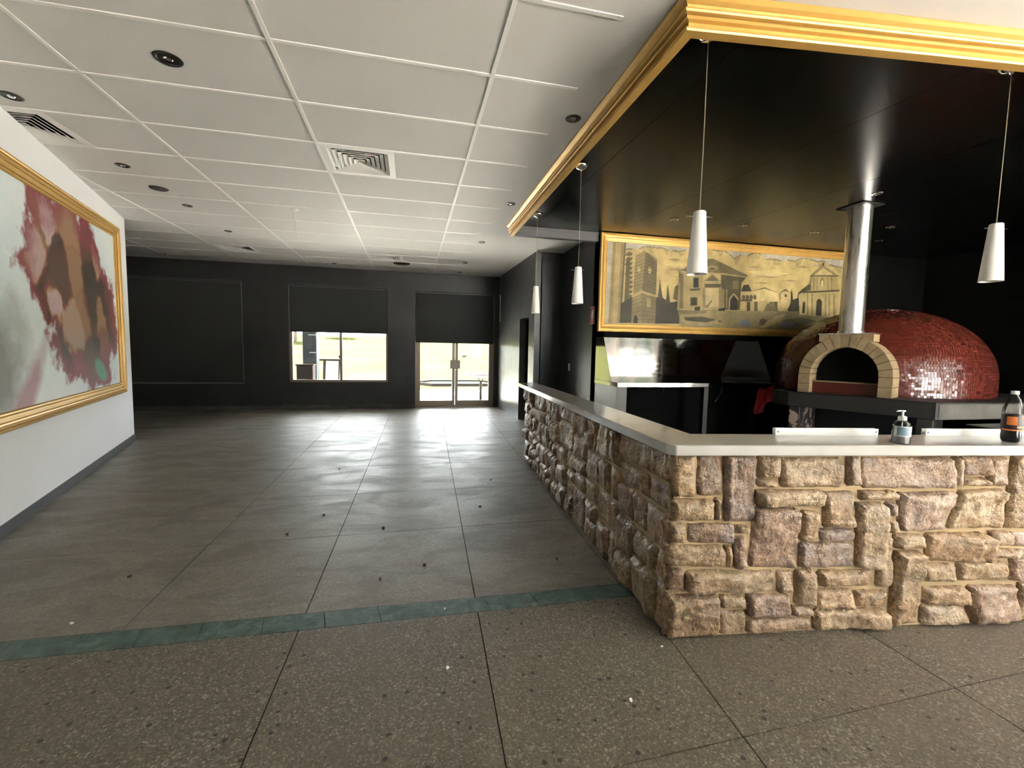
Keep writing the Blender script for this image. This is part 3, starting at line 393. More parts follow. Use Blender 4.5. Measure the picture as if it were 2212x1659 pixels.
# ---- right hand return walls behind the counter
rx = lambda y: 2.184-.026*y
DOOR0, DOOR1, DOORZ = 7.40, 7.98, 1.87
def rwall(name, ya, yb, z0, z1, mat='dark_plaster', par=None): return prism(name, [(rx(ya), ya), (rx(ya)+.12, ya), (rx(yb)+.12, yb), (rx(yb), yb)], z0, z1, mat, par)
wr = struct(rwall('wall_right', DOOR1, YB, 0, ZC), 'dark plaster side wall beside the glazed door')
rwall('wall_stub', 7.08, DOOR0, 0, ZC, par=wr); rwall('wall_over_opening', DOOR0, DOOR1, DOORZ, ZC, par=wr)
box('light_slit_strip', rx(9.62)-.012, 9.585, 1.92, rx(9.62)+.02, 9.62, 2.50, 'white_wall', wr)  # white strip painted in for the slit of light on this wall
struct(prism('wall_nook', [(rx(7.1)+.1, 7.08), (2.47, 7.08), (2.47, 7.2), (rx(7.1)+.1, 7.2)], 0, ZC, 'black_wall'), 'black wall facing the room beside the dark doorway')
wk = struct(box('wall_kitchen_side', 2.47, 5.65, 0, 2.59, 7.2, ZC, 'black_wall'), 'black side wall carrying the red fire sign and switch')
struct(boxes('wall_corridor', [(3.6, 5.77, 0, 3.75, 9.8, ZC), (2.59, 5.77, 0, 3.6, 5.9, ZC)], 'dark_void'), 'corridor wall coloured near-black for the darkness beyond the doorway')  # darkness of the unlit corridor is put into the wall colour
struct(box('wall_kitchen_back', 2.47, 5.65, 0, 8.4, 5.77, ZC+.02, 'black_matte'), 'black kitchen wall behind the framed mural and oven')
struct(boxes('wall_kitchen_right', [(8.25, 1.45, 0, 8.4, 5.65, ZC), (RIGHT_X, 1.45, 0, 8.4, 1.6, ZC)], 'black_matte'), 'black kitchen end wall right of the oven')
# ---- outer walls out of view, with the front glazing that lights the room
struct(box('wall_left', XL-.2, FRONT_Y, 0, XL, YO, ZC, 'white_wall'), 'far left white wall behind the partition')
GZ = 2.85; GA, GB = FRONT_Y+.1, .70; HA, HB = 3.4, RIGHT_X
struct(boxes('wall_front', [(XL, FRONT_Y-.2, 0, HA, FRONT_Y, ZC), (HA, FRONT_Y-.2, GZ, RIGHT_X+.2, FRONT_Y, ZC)], 'white_wall'), 'front wall behind the viewer')
struct(boxes('wall_side', [(RIGHT_X, GB, 0, RIGHT_X+.2, 1.45, ZC), (RIGHT_X, FRONT_Y-.2, GZ, RIGHT_X+.2, GB, ZC)], 'white_wall'), 'right outer wall of the front room')
g1 = struct(boxes('window_3', [(x-.03, FRONT_Y-.15, 0, x+.03, FRONT_Y-.05, GZ) for x in np.arange(HA+.03, HB-.2, 1.2)] + [(HA, FRONT_Y-.15, 0, HB, FRONT_Y-.05, .08)], 'beige_aluminium'), 'front shop window behind the viewer')
box('window_pane', HA, FRONT_Y-.103, .08, HB, FRONT_Y-.097, GZ, 'glass', g1)
g2 = struct(boxes('window_4', [(RIGHT_X+.05, y-.03, 0, RIGHT_X+.15, y+.03, GZ) for y in np.arange(GB-.03, GA-.1, -1.25)] + [(RIGHT_X+.05, GA, 0, RIGHT_X+.15, GB, .08)], 'beige_aluminium'), 'right shop window of the front room')
box('window_pane', RIGHT_X+.097, GA, .08, RIGHT_X+.103, GB, GZ, 'glass', g2)

# ---- left partition with its skirting (local x runs from its far end towards the viewer)
PF = Vector((-3.632, 6.871, 0)); PD = Vector((.2827, -.9592, 0)); PANG = math.atan2(PD.y, PD.x)
part = struct(box('wall_partition', 0, -.14, 0, 5.9, 0, ZC, 'white_wall'), 'white partition wall carrying the large framed painting'); part.location = PF; part.rotation_euler.z = PANG
bs = struct(boxes('baseboard_left', [(-.012, 0, 0, 5.9, .012, .075), (-.012, -.15, 0, 0, 0, .075)], 'dark_trim'), 'dark skirting along the white partition'); bs.location = PF; bs.rotation_euler.z = PANG

# ---- ceilings
BX, BY = 1.26, 5.72                      # outer corner lines of the bulkhead
bul = lambda x: 1.915-.117*(x-1.245)      # front fascia line
ceil = struct(box('ceiling', XL-.2, FRONT_Y-.2, 2.935, XR+.2, YO, 3.1, 'ceiling_white'), 'white suspended tile ceiling with plaster margins')
X0, Y0 = -1.9296, 2.6886
vent_cells = {(1, 2): 0, (-1, 2): 0, (-1, 9): 0, (1, 9): 0}
tile_me = mesh('ceiling_tile', box_v(.012, .012, 0, 1.188, .588, .02), BF); tile_me.materials.append(MATS['ceiling_white'])
half_me = mesh('ceiling_tile_half', box_v(.600, .012, 0, 1.188, .588, .02), BF); half_me.materials.append(MATS['ceiling_white'])
tee_me = mesh('cross_tee', box_v(.012, -.012, -.005, 1.188, .012, .02), BF); tee_me.materials.append(MATS['grid_white'])
RX0, RX1 = .4704, 1.0
side_me = mesh('ceiling_tile_cut', box_v(.012, .012, 0, RX1-RX0, .588, .02), BF); side_me.materials.append(MATS['ceiling_white'])
sidetee_me = mesh('cross_tee_cut', box_v(.012, -.012, -.005, RX1-RX0, .012, .02), BF); sidetee_me.materials.append(MATS['grid_white'])
for i in range(-3, 2):
    for j in range(-4, 12):
        x, y = X0+1.2*i, Y0+.6*j
        if y+.6 > 9.8: continue
        if (i, j) in vent_cells: o = link('ceiling_tile', half_me, None, ceil)
        else: o = link('ceiling_tile', tile_me, None, ceil)
        o.location = (x, y, ZC); t = link('cross_tee', tee_me, None, ceil); t.location = (x, y, ZC)
for j in range(-4, 12):
    y = Y0+.6*j
    if y+.6 > 9.8: continue
    o = link('ceiling_tile', side_me, None, ceil); o.location = (RX0, y, ZC); t = link('cross_tee', sidetee_me, None, ceil); t.location = (RX0, y, ZC)
yend = Y0+.6*11
for i in range(-3, 3): box('main_runner', X0+1.2*i-.012, Y0-2.4, ZC-.006, X0+1.2*i+.012, yend, ZC+.02, 'grid_white', ceil)
box('plaster_margin', RX1, 1.895, ZC, BX+.06, BY, ZC+.024, 'ceiling_white', ceil); box('plaster_margin', RX1, BY, ZC, 2.47, YB, ZC+.024, 'ceiling_white', ceil); box('plaster_margin', XL, yend, ZC, RX1, YB, ZC+.024, 'ceiling_white', ceil)
box('plaster_margin', XL, .28, ZC, X0-3.6, yend, ZC+.024, 'ceiling_white', ceil)
box('plaster_margin', RX1, .28, ZC, BX, 1.895, ZC+.024, 'ceiling_white', ceil)
# tiles in front of the bulkhead, running on to the right
for k in range(4):
    x = 1.32+1.2*k
    box('ceiling_tile', x+.012, .612, ZC, x+1.188, 1.188, ZC+.02, 'ceiling_white', ceil); box('cross_tee', x, 1.188, ZC-.005, x+1.2, 1.212, ZC+.02, 'grid_white', ceil)
    prism('plaster_margin', [(x-.06 if k == 0 else x, 1.212), (x+1.2, 1.212), (x+1.2, bul(x+1.2)+.03), (x-.06 if k == 0 else x, bul(x)+.03)], ZC, ZC+.02, 'ceiling_white', ceil)
# black lowered ceiling of the kitchen, in panels
bc = struct(prism('ceiling_kitchen', [(1.3, bul(1.3)+.03), (8.3, bul(8.3)+.03), (8.3, 5.66), (1.3, 5.66)], 2.915, 2.934, 'dark_void'), 'glossy black kitchen ceiling inside the gold edged bulkhead')
px = [(1.28, 0), (1.70, -.02), (3.22, -.095), (4.46, -.115), (5.7, -.115), (6.95, -.12), (8.25, 0)]
for a, b in zip(px[:-1], px[1:]):
    yfa, yfb = bul(a[0])+.02, bul(b[0])+.02
    g = .0025
    prism('ceiling_panel', [(a[0]+a[1]*yfa+g, yfa), (b[0]+b[1]*yfb-g, yfb), (b[0]+b[1]*5.65-g, 5.65), (a[0]+a[1]*5.65+g, 5.65)], 2.90, 2.914, 'black_ceiling', bc)
# gold fascia cornice (left run and front run) and the plain dark fascia at the far end
PROF = [(-.035, 2.911), (.050, 2.911), (.056, 2.904), (.056, 2.896), (.044, 2.886), (.026, 2.876), (.018, 2.866), (.018, 2.862), (.034, 2.858), (.036, 2.850), (.032, 2.843), (.008, 2.839), (.008, 2.835), (.022, 2.832), (.023, 2.825), (.018, 2.820), (-.002, 2.817), (-.002, 2.790), (.016, 2.787), (.018, 2.780), (.014, 2.772), (-.035, 2.772)]
c1 = (1.245, 1.915); far = (1.268, BY)
# travel so that "right" is outside: from right end to corner to far end
cr = sweep('trim_1', [(8.2, bul(8.2)), c1, far], [(-o, z) for o, z in PROF], 'gold'); struct(cr, 'gold moulded cornice along the bulkhead edge')
struct(boxes('trim_2', [(1.27, 5.655, 2.775, 2.47, BY, 2.911), (1.27, 5.645, 2.862, 2.47, 5.66, 2.895), (1.27, 5.635, 2.775, 2.47, 5.655, 2.80)], 'dark_trim'), 'dark grey fascia at the far end of the black ceiling')

# ================================================================== COUNTER
SA = Vector((1.122, 1.683)); SB = Vector((2.964, 1.456)); SD = (SB-SA).normalized()          # stone face, front
LBm = Vector((1.326, 5.055)); LD = (LBm-SA).normalized()                                        # stone face, left side
CT0, CT1 = .858, .905
cn = empty('stone_counter', (1.5, 2.0, 0)); tag(cn, 'L-shaped bar counter faced with rough tan ashlar stone', 'counter')
SN = Vector((SD.y, -SD.x)); LN = Vector((-LD.y, LD.x))                                          # outward normals
def ctr(o): return rel(cn, o)
def inset(p, n, d): return (p.x-n.x*d, p.y-n.y*d)
front_r = SA+SD*2.75; left_f = SA+LD*3.42
# mortar bed: L shaped core
def isect(p, d, q, e):
    t = ((q.x-p.x)*e.y-(q.y-p.y)*e.x)/(d.x*e.y-d.y*e.x); return Vector((p.x+d.x*t, p.y+d.y*t))
def off(d1, d2): return isect(SA-SN*d1, SD, SA-LN*d2, LD)
core_o = off(.028, .028); core_i = off(.19, .19)
ctr(prism('mortar_bed', [tuple(core_o), inset(front_r, SN, .028), inset(front_r, SN, .19), tuple(core_i), inset(left_f, LN, .19), inset(left_f, LN, .028)], 0, CT0, 'mortar'))
tints = [(0.392, 0.278, 0.157), (0.365, 0.257, 0.144), (0.435, 0.326, 0.204), (0.313, 0.217, 0.152), (0.418, 0.278, 0.152), (0.392, 0.287, 0.174), (0.261, 0.204, 0.174), (0.348, 0.239, 0.174), (0.4, 0.296, 0.187)]
def stone(quad, origin, D, N, base, proud, cell, seed, name='stone'):
    "rough faced block over a quad in (s, z) of a wall plane"
    q = [Vector(p) for p in quad]; w = max((q[1]-q[0]).length, (q[2]-q[3]).length); h = max((q[3]-q[0]).length, (q[2]-q[1]).length)
    nx, nz = max(3, round(w/cell)), max(3, round(h/cell)); v, f = [], []
    tx, tz = random.uniform(-.16, .16)*proud/.04, random.uniform(-.16, .16)*proud/.04
    for j in range(nz+1):
        for i in range(nx+1):
            a, b = i/nx, j/nz; p = (q[0]*(1-a)+q[1]*a)*(1-b)+(q[3]*(1-a)+q[2]*a)*b
            e = min(min(i, nx-i)*w/nx, min(j, nz-j)*h/nz)
            jit = Vector((noise.noise((p.x*22, p.y*22, seed)), noise.noise((p.x*22, p.y*22, seed+9))))*.0055
            if e < 1e-6: hgt = -.004
            else:
                k = min(1, e/.017); hgt = proud*(.72+.28*k) + .017*noise.noise((p.x*9, p.y*9, seed*1.7)) + .011*noise.noise((p.x*27, p.y*27, seed)) + tx*(a-.5)*w + tz*(b-.5)*h
                hgt = max(hgt, .006)
            s, z = p.x+jit.x, max(.001, p.y+jit.y); d = base+hgt
            v.append((origin.x+D.x*s+N.x*d, origin.y+D.y*s+N.y*d, z))
    W_ = nx+1
    for j in range(nz):
        for i in range(nx): f.append((j*W_+i, j*W_+i+1, (j+1)*W_+i+1, (j+1)*W_+i))
    # side skirts back into the mortar
    ring = [i for i in range(W_)] + [j*W_+nx for j in range(1, nz+1)] + [nz*W_+i for i in range(nx-1, -1, -1)] + [j*W_ for j in range(nz-1, 0, -1)]
    o0 = len(v)
    for r in ring: p = v[r]; v.append((p[0]-N.x*.03, p[1]-N.y*.03, p[2]))
    n = len(ring)
    for k in range(n): f.append((ring[k], ring[(k+1) % n], o0+(k+1) % n, o0+k))
    me = mesh(name, v, f, True); bm = bmesh.new(); bm.from_mesh(me); bmesh.ops.recalc_face_normals(bm, faces=bm.faces); bm.to_mesh(me); bm.free(); me.update()
    # outward orientation
    o = link(name, me, 'stone', None); t = random.choice(tints); k = random.uniform(.82, 1.12); o.color = (t[0]*k, t[1]*k, t[2]*k, 1)
    return o
for i, q in enumerate(FRONT_STONES):
    cs = sum(s for s, z in q)/4; cz = sum(z for s, z in q)/4; ex = .0045
    q = [(s+math.copysign(ex, s-cs), max(.002, min(CT0-.004, z+math.copysign(ex, z-cz)))) for s, z in q]
    ctr(stone(q, SA, SD, SN, -.028, random.uniform(.016, .045), .0165, i*3.3+1))
def ashlar(x0, z0, x1, z1, out, depth=0):
    w, h = x1-x0, z1-z0; big = .36 if random.random() < .35 else .24
    if (w > big*1.25 or h > big*.95) and w*h > .012 and depth < 9 and max(w, h) > .17:
        if (w > h*random.uniform(.7, 1.6)):
            c = x0+w*random.uniform(.3, .7); ashlar(x0, z0, c, z1, out, depth+1); ashlar(c, z0, x1, z1, out, depth+1)
        else:
            c = z0+h*random.uniform(.3, .7); ashlar(x0, z0, x1, c, out, depth+1); ashlar(x0, c, x1, z1, out, depth+1)
    else: out.append((x0, z0, x1, z1))
random.seed(21)
cells = []; ashlar(.02, .0, 3.40, CT0-.004, cells)
for i, (a, z0, b, z1) in enumerate(cells):
    g = .004; jt = lambda: random.uniform(-.005, .005)
    q = [(a+g+jt(), z0+g), (b-g+jt(), z0+g+jt()*.5), (b-g+jt(), z1-g), (a+g+jt(), z1-g)]
    ctr(stone([(s, max(.002, z)) for s, z in q], SA, LD, LN, -.028, random.uniform(.012, .042), .022, i*2.1+300))
cells = []; ashlar(1.92, .0, 2.74, CT0-.004, cells)
for i, (a, z0, b, z1) in enumerate(cells):
    ctr(stone([(a+.006, max(.002, z0+.006)), (b-.006, max(.002, z0+.006)), (b-.006, z1-.006), (a+.006, z1-.006)], SA, SD, SN, -.028, random.uniform(.018, .042), .024, i*2.7+700))
# worktop slab: measured outline
ct = [(1.084, 1.690), (1.112, 1.655), (2.745, 1.411), (3.75, 1.262), (3.75, 1.522), (1.345, 1.889), (1.505, 5.235), (1.282, 5.230)]
tag(prism('worktop', ct, CT0, CT1, 'engineered_stone', None, .004), 'pale grey engineered stone worktop capping the stone counter', 'worktop')

# ================================================================== THINGS ON THE COUNTER
BS = (1.889-1.616)/(1.34-3.13)
def rail(x0, x1, label):
    y = lambda x: 1.889+BS*(x-1.34)-.018
    t = empty('glass_rail', (x0, y(x0), CT1)); L = math.hypot(x1-x0, y(x1)-y(x0)); t.rotation_euler.z = math.atan2(y(x1)-y(x0), x1-x0)
    boxes('channel', [(0, -.012, 0, L, .012, .005), (0, -.012, .005, L, -.009, .034), (0, .009, .005, L, .012, .034)], 'white_plastic', t)
    for x in (.012, L-.012): lathe('screw', [(.0, -.0015), (.004, -.001), (.004, 0)], 'dark_metal', t, 10, (x, -.0125, .018), axis='Z').rotation_euler.x = math.pi/2
    return tag(t, label, 'rail', 'aluminium glass channels on the worktop')
rail(1.755, 2.29, 'long white aluminium glass channel left of the hand sanitiser')
rail(2.545, 3.25, 'white aluminium glass channel running behind the cola bottle')
sb = empty('sanitiser_bottle', (2.196, 1.545, CT1)); tag(sb, 'clear pump bottle of hand sanitiser standing on the worktop', 'bottle')
lathe('body', [(0, .001), (.030, .001), (.034, .006), (.034, .085), (.030, .098), (.018, .107), (.013, .110)], 'clear_plastic', sb)
lathe('gel_fill', [(0, .004), (.0305, .004), (.0305, .052), (0, .052)], 'gel', sb)
lathe('collar', [(.0135, .106), (.0165, .108), (.0165, .124), (.008, .128), (.0, .128)], 'white_plastic', sb)
pm = lathe('pump', [(.0045, .125), (.0045, .146), (.010, .148), (.010, .153), (.0, .154)], 'white_plastic', sb, 14)
tube('nozzle', [(0, 0, .150), (-.026, .004, .1505), (-.030, .004, .146)], .0035, 'white_plastic', pm)
tube('dip_tube', [(0, 0, .012), (.002, 0, .125)], .002, 'white_plastic', sb)
def wrap(name, r, a0, a1, z0, z1, mat, par, n=12):
    v, f = [], []
    for k in range(n+1):
        a = a0+(a1-a0)*k/n
        for rr in (r, r+.0008): v += [(rr*math.cos(a), rr*math.sin(a), z0), (rr*math.cos(a), rr*math.sin(a), z1)]
    for k in range(n): f.append((4*k+2, 4*k+6, 4*k+7, 4*k+3))
    return obj(name, v, f, mat, par, True)
wrap('label_panel', .0343, -3.3, -.5, .036, .082, 'white_plastic', sb); wrap('label_print', .0351, -2.95, -1.7, .040, .079, 'label_blue', sb)
cb = empty('cola_bottle', (2.80, 1.492, CT1)); tag(cb, 'part-full plastic cola bottle with white cap and dark label on the worktop', 'bottle')
lathe('body', [(0, .001), (.026, .001), (.033, .010), (.036, .03), (.034, .05), (.0365, .07), (.0365, .145), (.034, .165), (.022, .205), (.013, .222), (.0125, .234)], 'clear_plastic', cb)
lathe('cola_fill', [(0, .003), (.025, .003), (.0315, .011), (.0345, .03), (.0325, .05), (.034, .07), (.034, .09), (0, .09)], 'liquid_dark', cb)
lathe('cap', [(.0, .246), (.0145, .245), (.0145, .229), (.0, .229)][::-1], 'white_plastic', cb, 20)
lathe('label_sleeve', [(.0369, .058), (.0372, .06), (.0372, .132), (.0369, .134)], 'label_dark', cb)
for z0, z1, a0, a1 in ((.058, .064, -3.6, -.2), (.085, .125, -3.1, -2.2), (.072, .080, -2.2, -1.2)): wrap('label_print', .0376, a0, a1, z0, z1, 'label_orange', cb)

# ================================================================== PENDANTS
def pendant(x, y, ztop_shade, label):
    t = empty('pendant_lamp', (x, y, 2.90)); tag(t, label, 'lamp', 'white cone pendant lamps over the counter')
    zt = ztop_shade-2.90; zb = zt-.315
    lathe('canopy', [(.0, -.001), (.055, -.001), (.052, -.012), (.035, -.028), (.012, -.036), (.006, -.048), (.0, -.048)][::-1], 'chrome', t)
    tube('cable', [(0, 0, -.045), (.0015, 0, zt*.5), (0, 0, zt)], .0022, 'cord_beige', t, 6)
    sh = lathe('shade', [(.006, zt+.006), (.026, zt+.004), (.030, zt), (.052, zb), (.0495, zb), (.028, zt-.004), (.0, zt-.004)], 'shade_white', t, 32)
    tube('retaining_pin', [(-.068, .012, zt-.022), (.068, -.012, zt-.022)], .0025, 'chrome', sh, 6)
    lathe('lamp_holder', [(.0, zt-.005), (.012, zt-.005), (.012, zt-.06), (.02, zt-.075), (.02, zt-.12), (.0, zt-.13)], 'white_plastic', sh, 14)
    return t
pendant(1.455, 2.06, 2.026, 'large white cone pendant lamp nearest the counter corner')
pendant(1.440, 3.714, 2.034, 'white cone pendant lamp in front of the mural frame, second along the side counter')
pendant(1.463, 5.138, 2.060, 'smallest-looking white cone pendant lamp at the far end of the counter')
pendant(3.205, 1.862, 2.052, 'white cone pendant lamp above the cola bottle at the right')

# ================================================================== FRAMED PICTURES
FPROF = [(0, 0), (0, .040), (.006, .050), (.016, .052), (.024, .046), (.026, .034), (.036, .034), (.038, .046), (.046, .050), (.056, .047), (.060, .034), (.074, .028), (.086, .026), (.088, .014), (.094, .014), (.096, .022), (.104, .020), (.110, .012), (.112, 0)]
def frame(name, corners, place, mat, parent, prof=FPROF):
    n = len(corners); C2 = [Vector(c) for c in corners]; v, f = [], []; k = len(prof)
    for i in range(n):
        a, b, c = C2[i-1], C2[i], C2[(i+1) % n]; t1 = (b-a).normalized(); t2 = (c-b).normalized()
        n1, n2 = Vector((-t1.y, t1.x)), Vector((-t2.y, t2.x)); mi = (n1+n2)/(1+n1.dot(n2))
        v += [place(b.x+mi.x*w, b.y+mi.y*w, d) for w, d in prof]
    for i in range(n):
        for j in range(k-1): a0, b0 = i*k, ((i+1) % n)*k; f.append((a0+j, b0+j, b0+j+1, a0+j+1))
    me = mesh(name, v, f); bm = bmesh.new(); bm.from_mesh(me); bmesh.ops.recalc_face_normals(bm, faces=bm.faces); bm.to_mesh(me); bm.free()
    return link(name, me, mat, parent)
# large painting on the partition, local frame of the wall
lp = empty('large_painting'); lp.location = PF; lp.rotation_euler.z = PANG
tag(lp, 'large gold framed painting with pale sky and red brown colours on the white partition', 'painting')
top_at = lambda s: 2.690-.0375*(s-.49)
outer = [(.47, .688), (5.2, .688), (5.2, top_at(5.2)), (.47, top_at(.47))]
frame('frame', outer, lambda x, z, d: (x, d+.001, z), 'gold', lp, [(w*1.15, d) for w, d in FPROF])
obj('canvas', [(.55, .008, .76), (5.12, .008, .76), (5.12, .008, top_at(5.1)-.06), (.55, .008, top_at(.5)-.06), (.55, .002, .76), (5.12, .002, .76), (5.12, .002, top_at(5.1)-.06), (.55, .002, top_at(.5)-.06)], [(0, 3, 2, 1), (4, 5, 6, 7), (0, 1, 5, 4), (1, 2, 6, 5), (2, 3, 7, 6), (3, 0, 4, 7)], 'canvas_colour_fields', lp)
# sepia town mural
YM = 5.64
mu = empty('framed_mural', (4.55, YM, 1.58)); tag(mu, 'wide gold framed sepia mural of an old town with tower and church', 'mural')
MX0, MX1, MZ0, MZ1 = 2.485, 6.70, 1.575, 2.893
rel(mu, frame('frame', [(MX0, MZ0), (MX1, MZ0), (MX1, MZ1), (MX0, MZ1)], lambda x, z, d: (x, YM-d, z), 'gold', None))
v, f, cols = [], [], []
bxs = (MX0+.10, MX1-.10, MZ0+.10, MZ1-.10)
k_ = 1.0+(YM-.02-5.55)/5.55
def mp(x, z): return min(max(x*k_, bxs[0]), bxs[1]), min(max(CAM_H+(z-CAM_H)*k_, bxs[2]), bxs[3])
layers = [((186, 178, 160), [(bxs[0], bxs[2]), (bxs[1], bxs[2]), (bxs[1], bxs[3]), (bxs[0], bxs[3])])]
layers += [(c, [mp(*p) for p in pts]) for c, pts in MURAL]
for li, (c, pts) in enumerate(layers):
    if len(pts) < 3: continue
    y = YM-.012-.00007*li; o = len(v); v += [(x, y, z) for x, z in pts]; f.append(tuple(range(o, o+len(pts)))); cols.append((*lin(c), 1))
me = bpy.data.meshes.new('painted_board'); me.from_pydata(v, [], f); me.update()
ca = me.color_attributes.new('paint', 'FLOAT_COLOR', 'CORNER')
for p, c in zip(me.polygons, cols):
    for li in p.loop_indices: ca.data[li].color = c
bm = bmesh.new(); bm.from_mesh(me); bmesh.ops.triangulate(bm, faces=[q for q in bm.faces if len(q.verts) > 4]); bm.to_mesh(me); bm.free()
rel(mu, link('painted_board', me, 'mural_paint'))

# ================================================================== BLINDS
def blind(x0, x1, ztop, zbot, label):
    t = empty('roller_blind', ((x0+x1)/2, 9.79, ztop)); tag(t, label, 'blind', 'black roller blinds on the back wall')
    w = (x1-x0)/2
    box('fabric', -w, -.002, zbot-ztop+.02, w, .002, 0, 'charcoal_blind', t); box('bottom_bar', -w, -.012, zbot-ztop-.012, w, .012, zbot-ztop+.02, 'charcoal_blind', t, .004)
    tb = lathe('roller_tube', [(.0, -w), (.02, -w), (.02, w), (.0, w)], 'charcoal_blind', t, 16, (0, .004, -.005), axis='X')
    box('top_pelmet', -w-.01, -.012, -.035, w+.01, -.008, .018, 'dark_trim', t)
    return t
blind(W1[0]+.02, W1[1]-.016, 2.545, W1[2]+.028, 'fully lowered black roller blind nearest the white partition')
blind(W2[0]+.016, W2[1]-.012, 2.54, 1.60, 'half lowered black roller blind over the middle window')
blind(D1[0]+.012, D1[1]-.018, 2.525, 1.435, 'half lowered black roller blind over the glazed door')

# ================================================================== CEILING FITTINGS
def diffuser(cx, cy, label):
    t = empty('ceiling_vent', (cx, cy, ZC)); tag(t, label, 'vent', 'square ceiling air diffusers')
    def ring(name, ro, zo, ri, zi, mat):
        v = [(sx*ro, sy*ro, zo) for sx, sy in ((-1, -1), (1, -1), (1, 1), (-1, 1))] + [(sx*ri, sy*ri, zi) for sx, sy in ((-1, -1), (1, -1), (1, 1), (-1, 1))]
        v += [(x, y, z+.003) for x, y, z in v]
        f = [(i, (i+1) % 4, 4+(i+1) % 4, 4+i) for i in range(4)] + [(8+i, 12+i, 12+(i+1) % 4, 8+(i+1) % 4) for i in range(4)] + [(i, 8+i, 8+(i+1) % 4, (i+1) % 4) for i in range(4)] + [(4+i, 4+(i+1) % 4, 12+(i+1) % 4, 12+i) for i in range(4)]
        return obj(name, v, f, mat, t)
    ring('frame', .297, -.004, .245, -.008, 'grid_white')
    for k in range(6): r = .243-k*.039; ring('louvre', r, -.004, max(r-.034, .012), .020, 'grid_white')
    box('plenum', -.25, -.25, .022, .25, .25, .0235, 'dark_void', t)
    return t
VY = lambda j: Y0+.6*j+.3
diffuser(X0+1.5, VY(2), 'square white air diffuser in the middle of the ceiling')
diffuser(X0-1.2+.3, VY(2), 'square white air diffuser above the large painting')
diffuser(X0-1.2+.3, VY(9), 'distant square air diffuser left of the hanging wire')
diffuser(X0+1.5, VY(9), 'distant square air diffuser above the middle window')
def downlight(x, y, z, label, r=.052, grp='chrome downlights in the white ceiling'):
    t = empty('downlight', (x, y, z)); tag(t, label, 'downlight', grp)
    lathe('bezel', [(r*.72, -.001), (r*.80, -.006), (r, -.004), (r*1.04, -.0005)], 'dark_metal' if grp[0] == 'c' else 'chrome', t, 28)
    lathe('lamp_cup', [(0, -.0025), (r*.4, -.0022), (r*.74, -.0015)], 'dark_metal', t, 20); lathe('lamp_face', [(.0, -.011), (r*.28, -.009), (r*.36, -.003)], 'chrome', t, 16)
    return t
for x, y, l, r in ((-1.341, 3.011, 'large chrome downlight high at the upper left of the ceiling', .07), (-2.569, 3.716, 'chrome downlight at the left edge beside the left air diffuser', .06), (-2.554, 4.849, 'chrome downlight just beyond the left air diffuser', .055), (-2.537, 6.011, 'chrome downlight beyond the round ceiling speaker', .052), (-2.524, 7.158, 'chrome downlight next to the distant left diffuser', .05), (1.101, 3.023, 'chrome downlight beside the gold cornice, nearest', .052), (1.079, 4.888, 'chrome downlight beside the far half of the gold cornice', .05), (1.05, 6.714, 'chrome downlight just past the end of the gold cornice', .05), (-1.441, 9.265, 'small downlight close to the back wall over the middle window', .045), (1.003, 8.402, 'small downlight in the ceiling before the glazed door', .045), (1.012, 9.437, 'small downlight against the back wall above the glazed door', .045), (-4.341, 9.296, 'small downlight in the far left corner of the ceiling', .05)):
    downlight(x, y, ZC-.0005, l, r)
for x, y, l in ((4.48, 3.55, 'chrome downlight in the black ceiling in front of the flue'), (3.093, 4.859, 'chrome downlight in the black ceiling above the left of the mural'), (4.039, 4.841, 'chrome downlight in the black ceiling above the middle of the mural'), (5.134, 4.844, 'chrome downlight in the black ceiling left of the flue'), (5.797, 4.394, 'chrome downlight in the black ceiling right of the flue, nearer'), (6.322, 4.932, 'chrome downlight in the black ceiling right of the flue, farther')):
    downlight(x, y, 2.8995, l, .05, 'Downlights in the black ceiling')
spk = lathe('ceiling_speaker', [(0, -.012), (.05, -.012), (.075, -.008), (.085, -.0005)], 'grey_render', None, 28, (-2.557, 5.448, ZC)); tag(spk, 'round grey ceiling speaker between two left downlights', 'speaker')
wr_ = empty('sensor_wire', (-1.331, 5.797, ZC)); tag(wr_, 'round ceiling rose with a loose wire dangling from it', 'wire')
lathe('rose', [(0, -.02), (.03, -.018), (.05, -.0005)], 'grid_white', wr_, 20); tube('wire', [(0, 0, -.015), (.006, 0, -.12), (.012, .004, -.24), (.03, .004, -.33)], .003, 'grid_white', wr_, 6)
ov = lathe('exhaust_ring', [(.10, -.0005), (.13, -.012), (.15, -.010), (.16, -.0005)], 'bark', None, 28, (-.16, 8.837, ZC)); tag(ov, 'brown round ring set in the ceiling near the back wall', 'ring')

# ================================================================== KITCHEN: steel unit, oven, signs
su = empty('steel_splashback', (3.68, 5.3, .87)); tag(su, 'stainless steel bench with tall sloping splashback under the mural', 'bench')
UX0, UX1 = 2.475, 4.87
def solid(name, v, f, mat, par):
    me = mesh(name, v, f); bm = bmesh.new(); bm.from_mesh(me); bmesh.ops.recalc_face_normals(bm, faces=bm.faces); bm.to_mesh(me); bm.free(); return rel(par, link(name, me, mat))
rel(su, box('back_panel', UX0+.002, 5.63, .92, UX1, 5.642, 1.49, 'steel'))
solid('side_panel', [(UX0, 5.645, 1.495), (UX0, 5.40, 1.495), (UX0, 5.12, .925), (UX0, 5.645, .925), (UX0+.002, 5.645, 1.495), (UX0+.002, 5.40, 1.495), (UX0+.002, 5.12, .925), (UX0+.002, 5.645, .925)], [(0, 1, 2, 3), (7, 6, 5, 4), (0, 4, 5, 1), (1, 5, 6, 2), (2, 6, 7, 3), (3, 7, 4, 0)], 'steel', su)
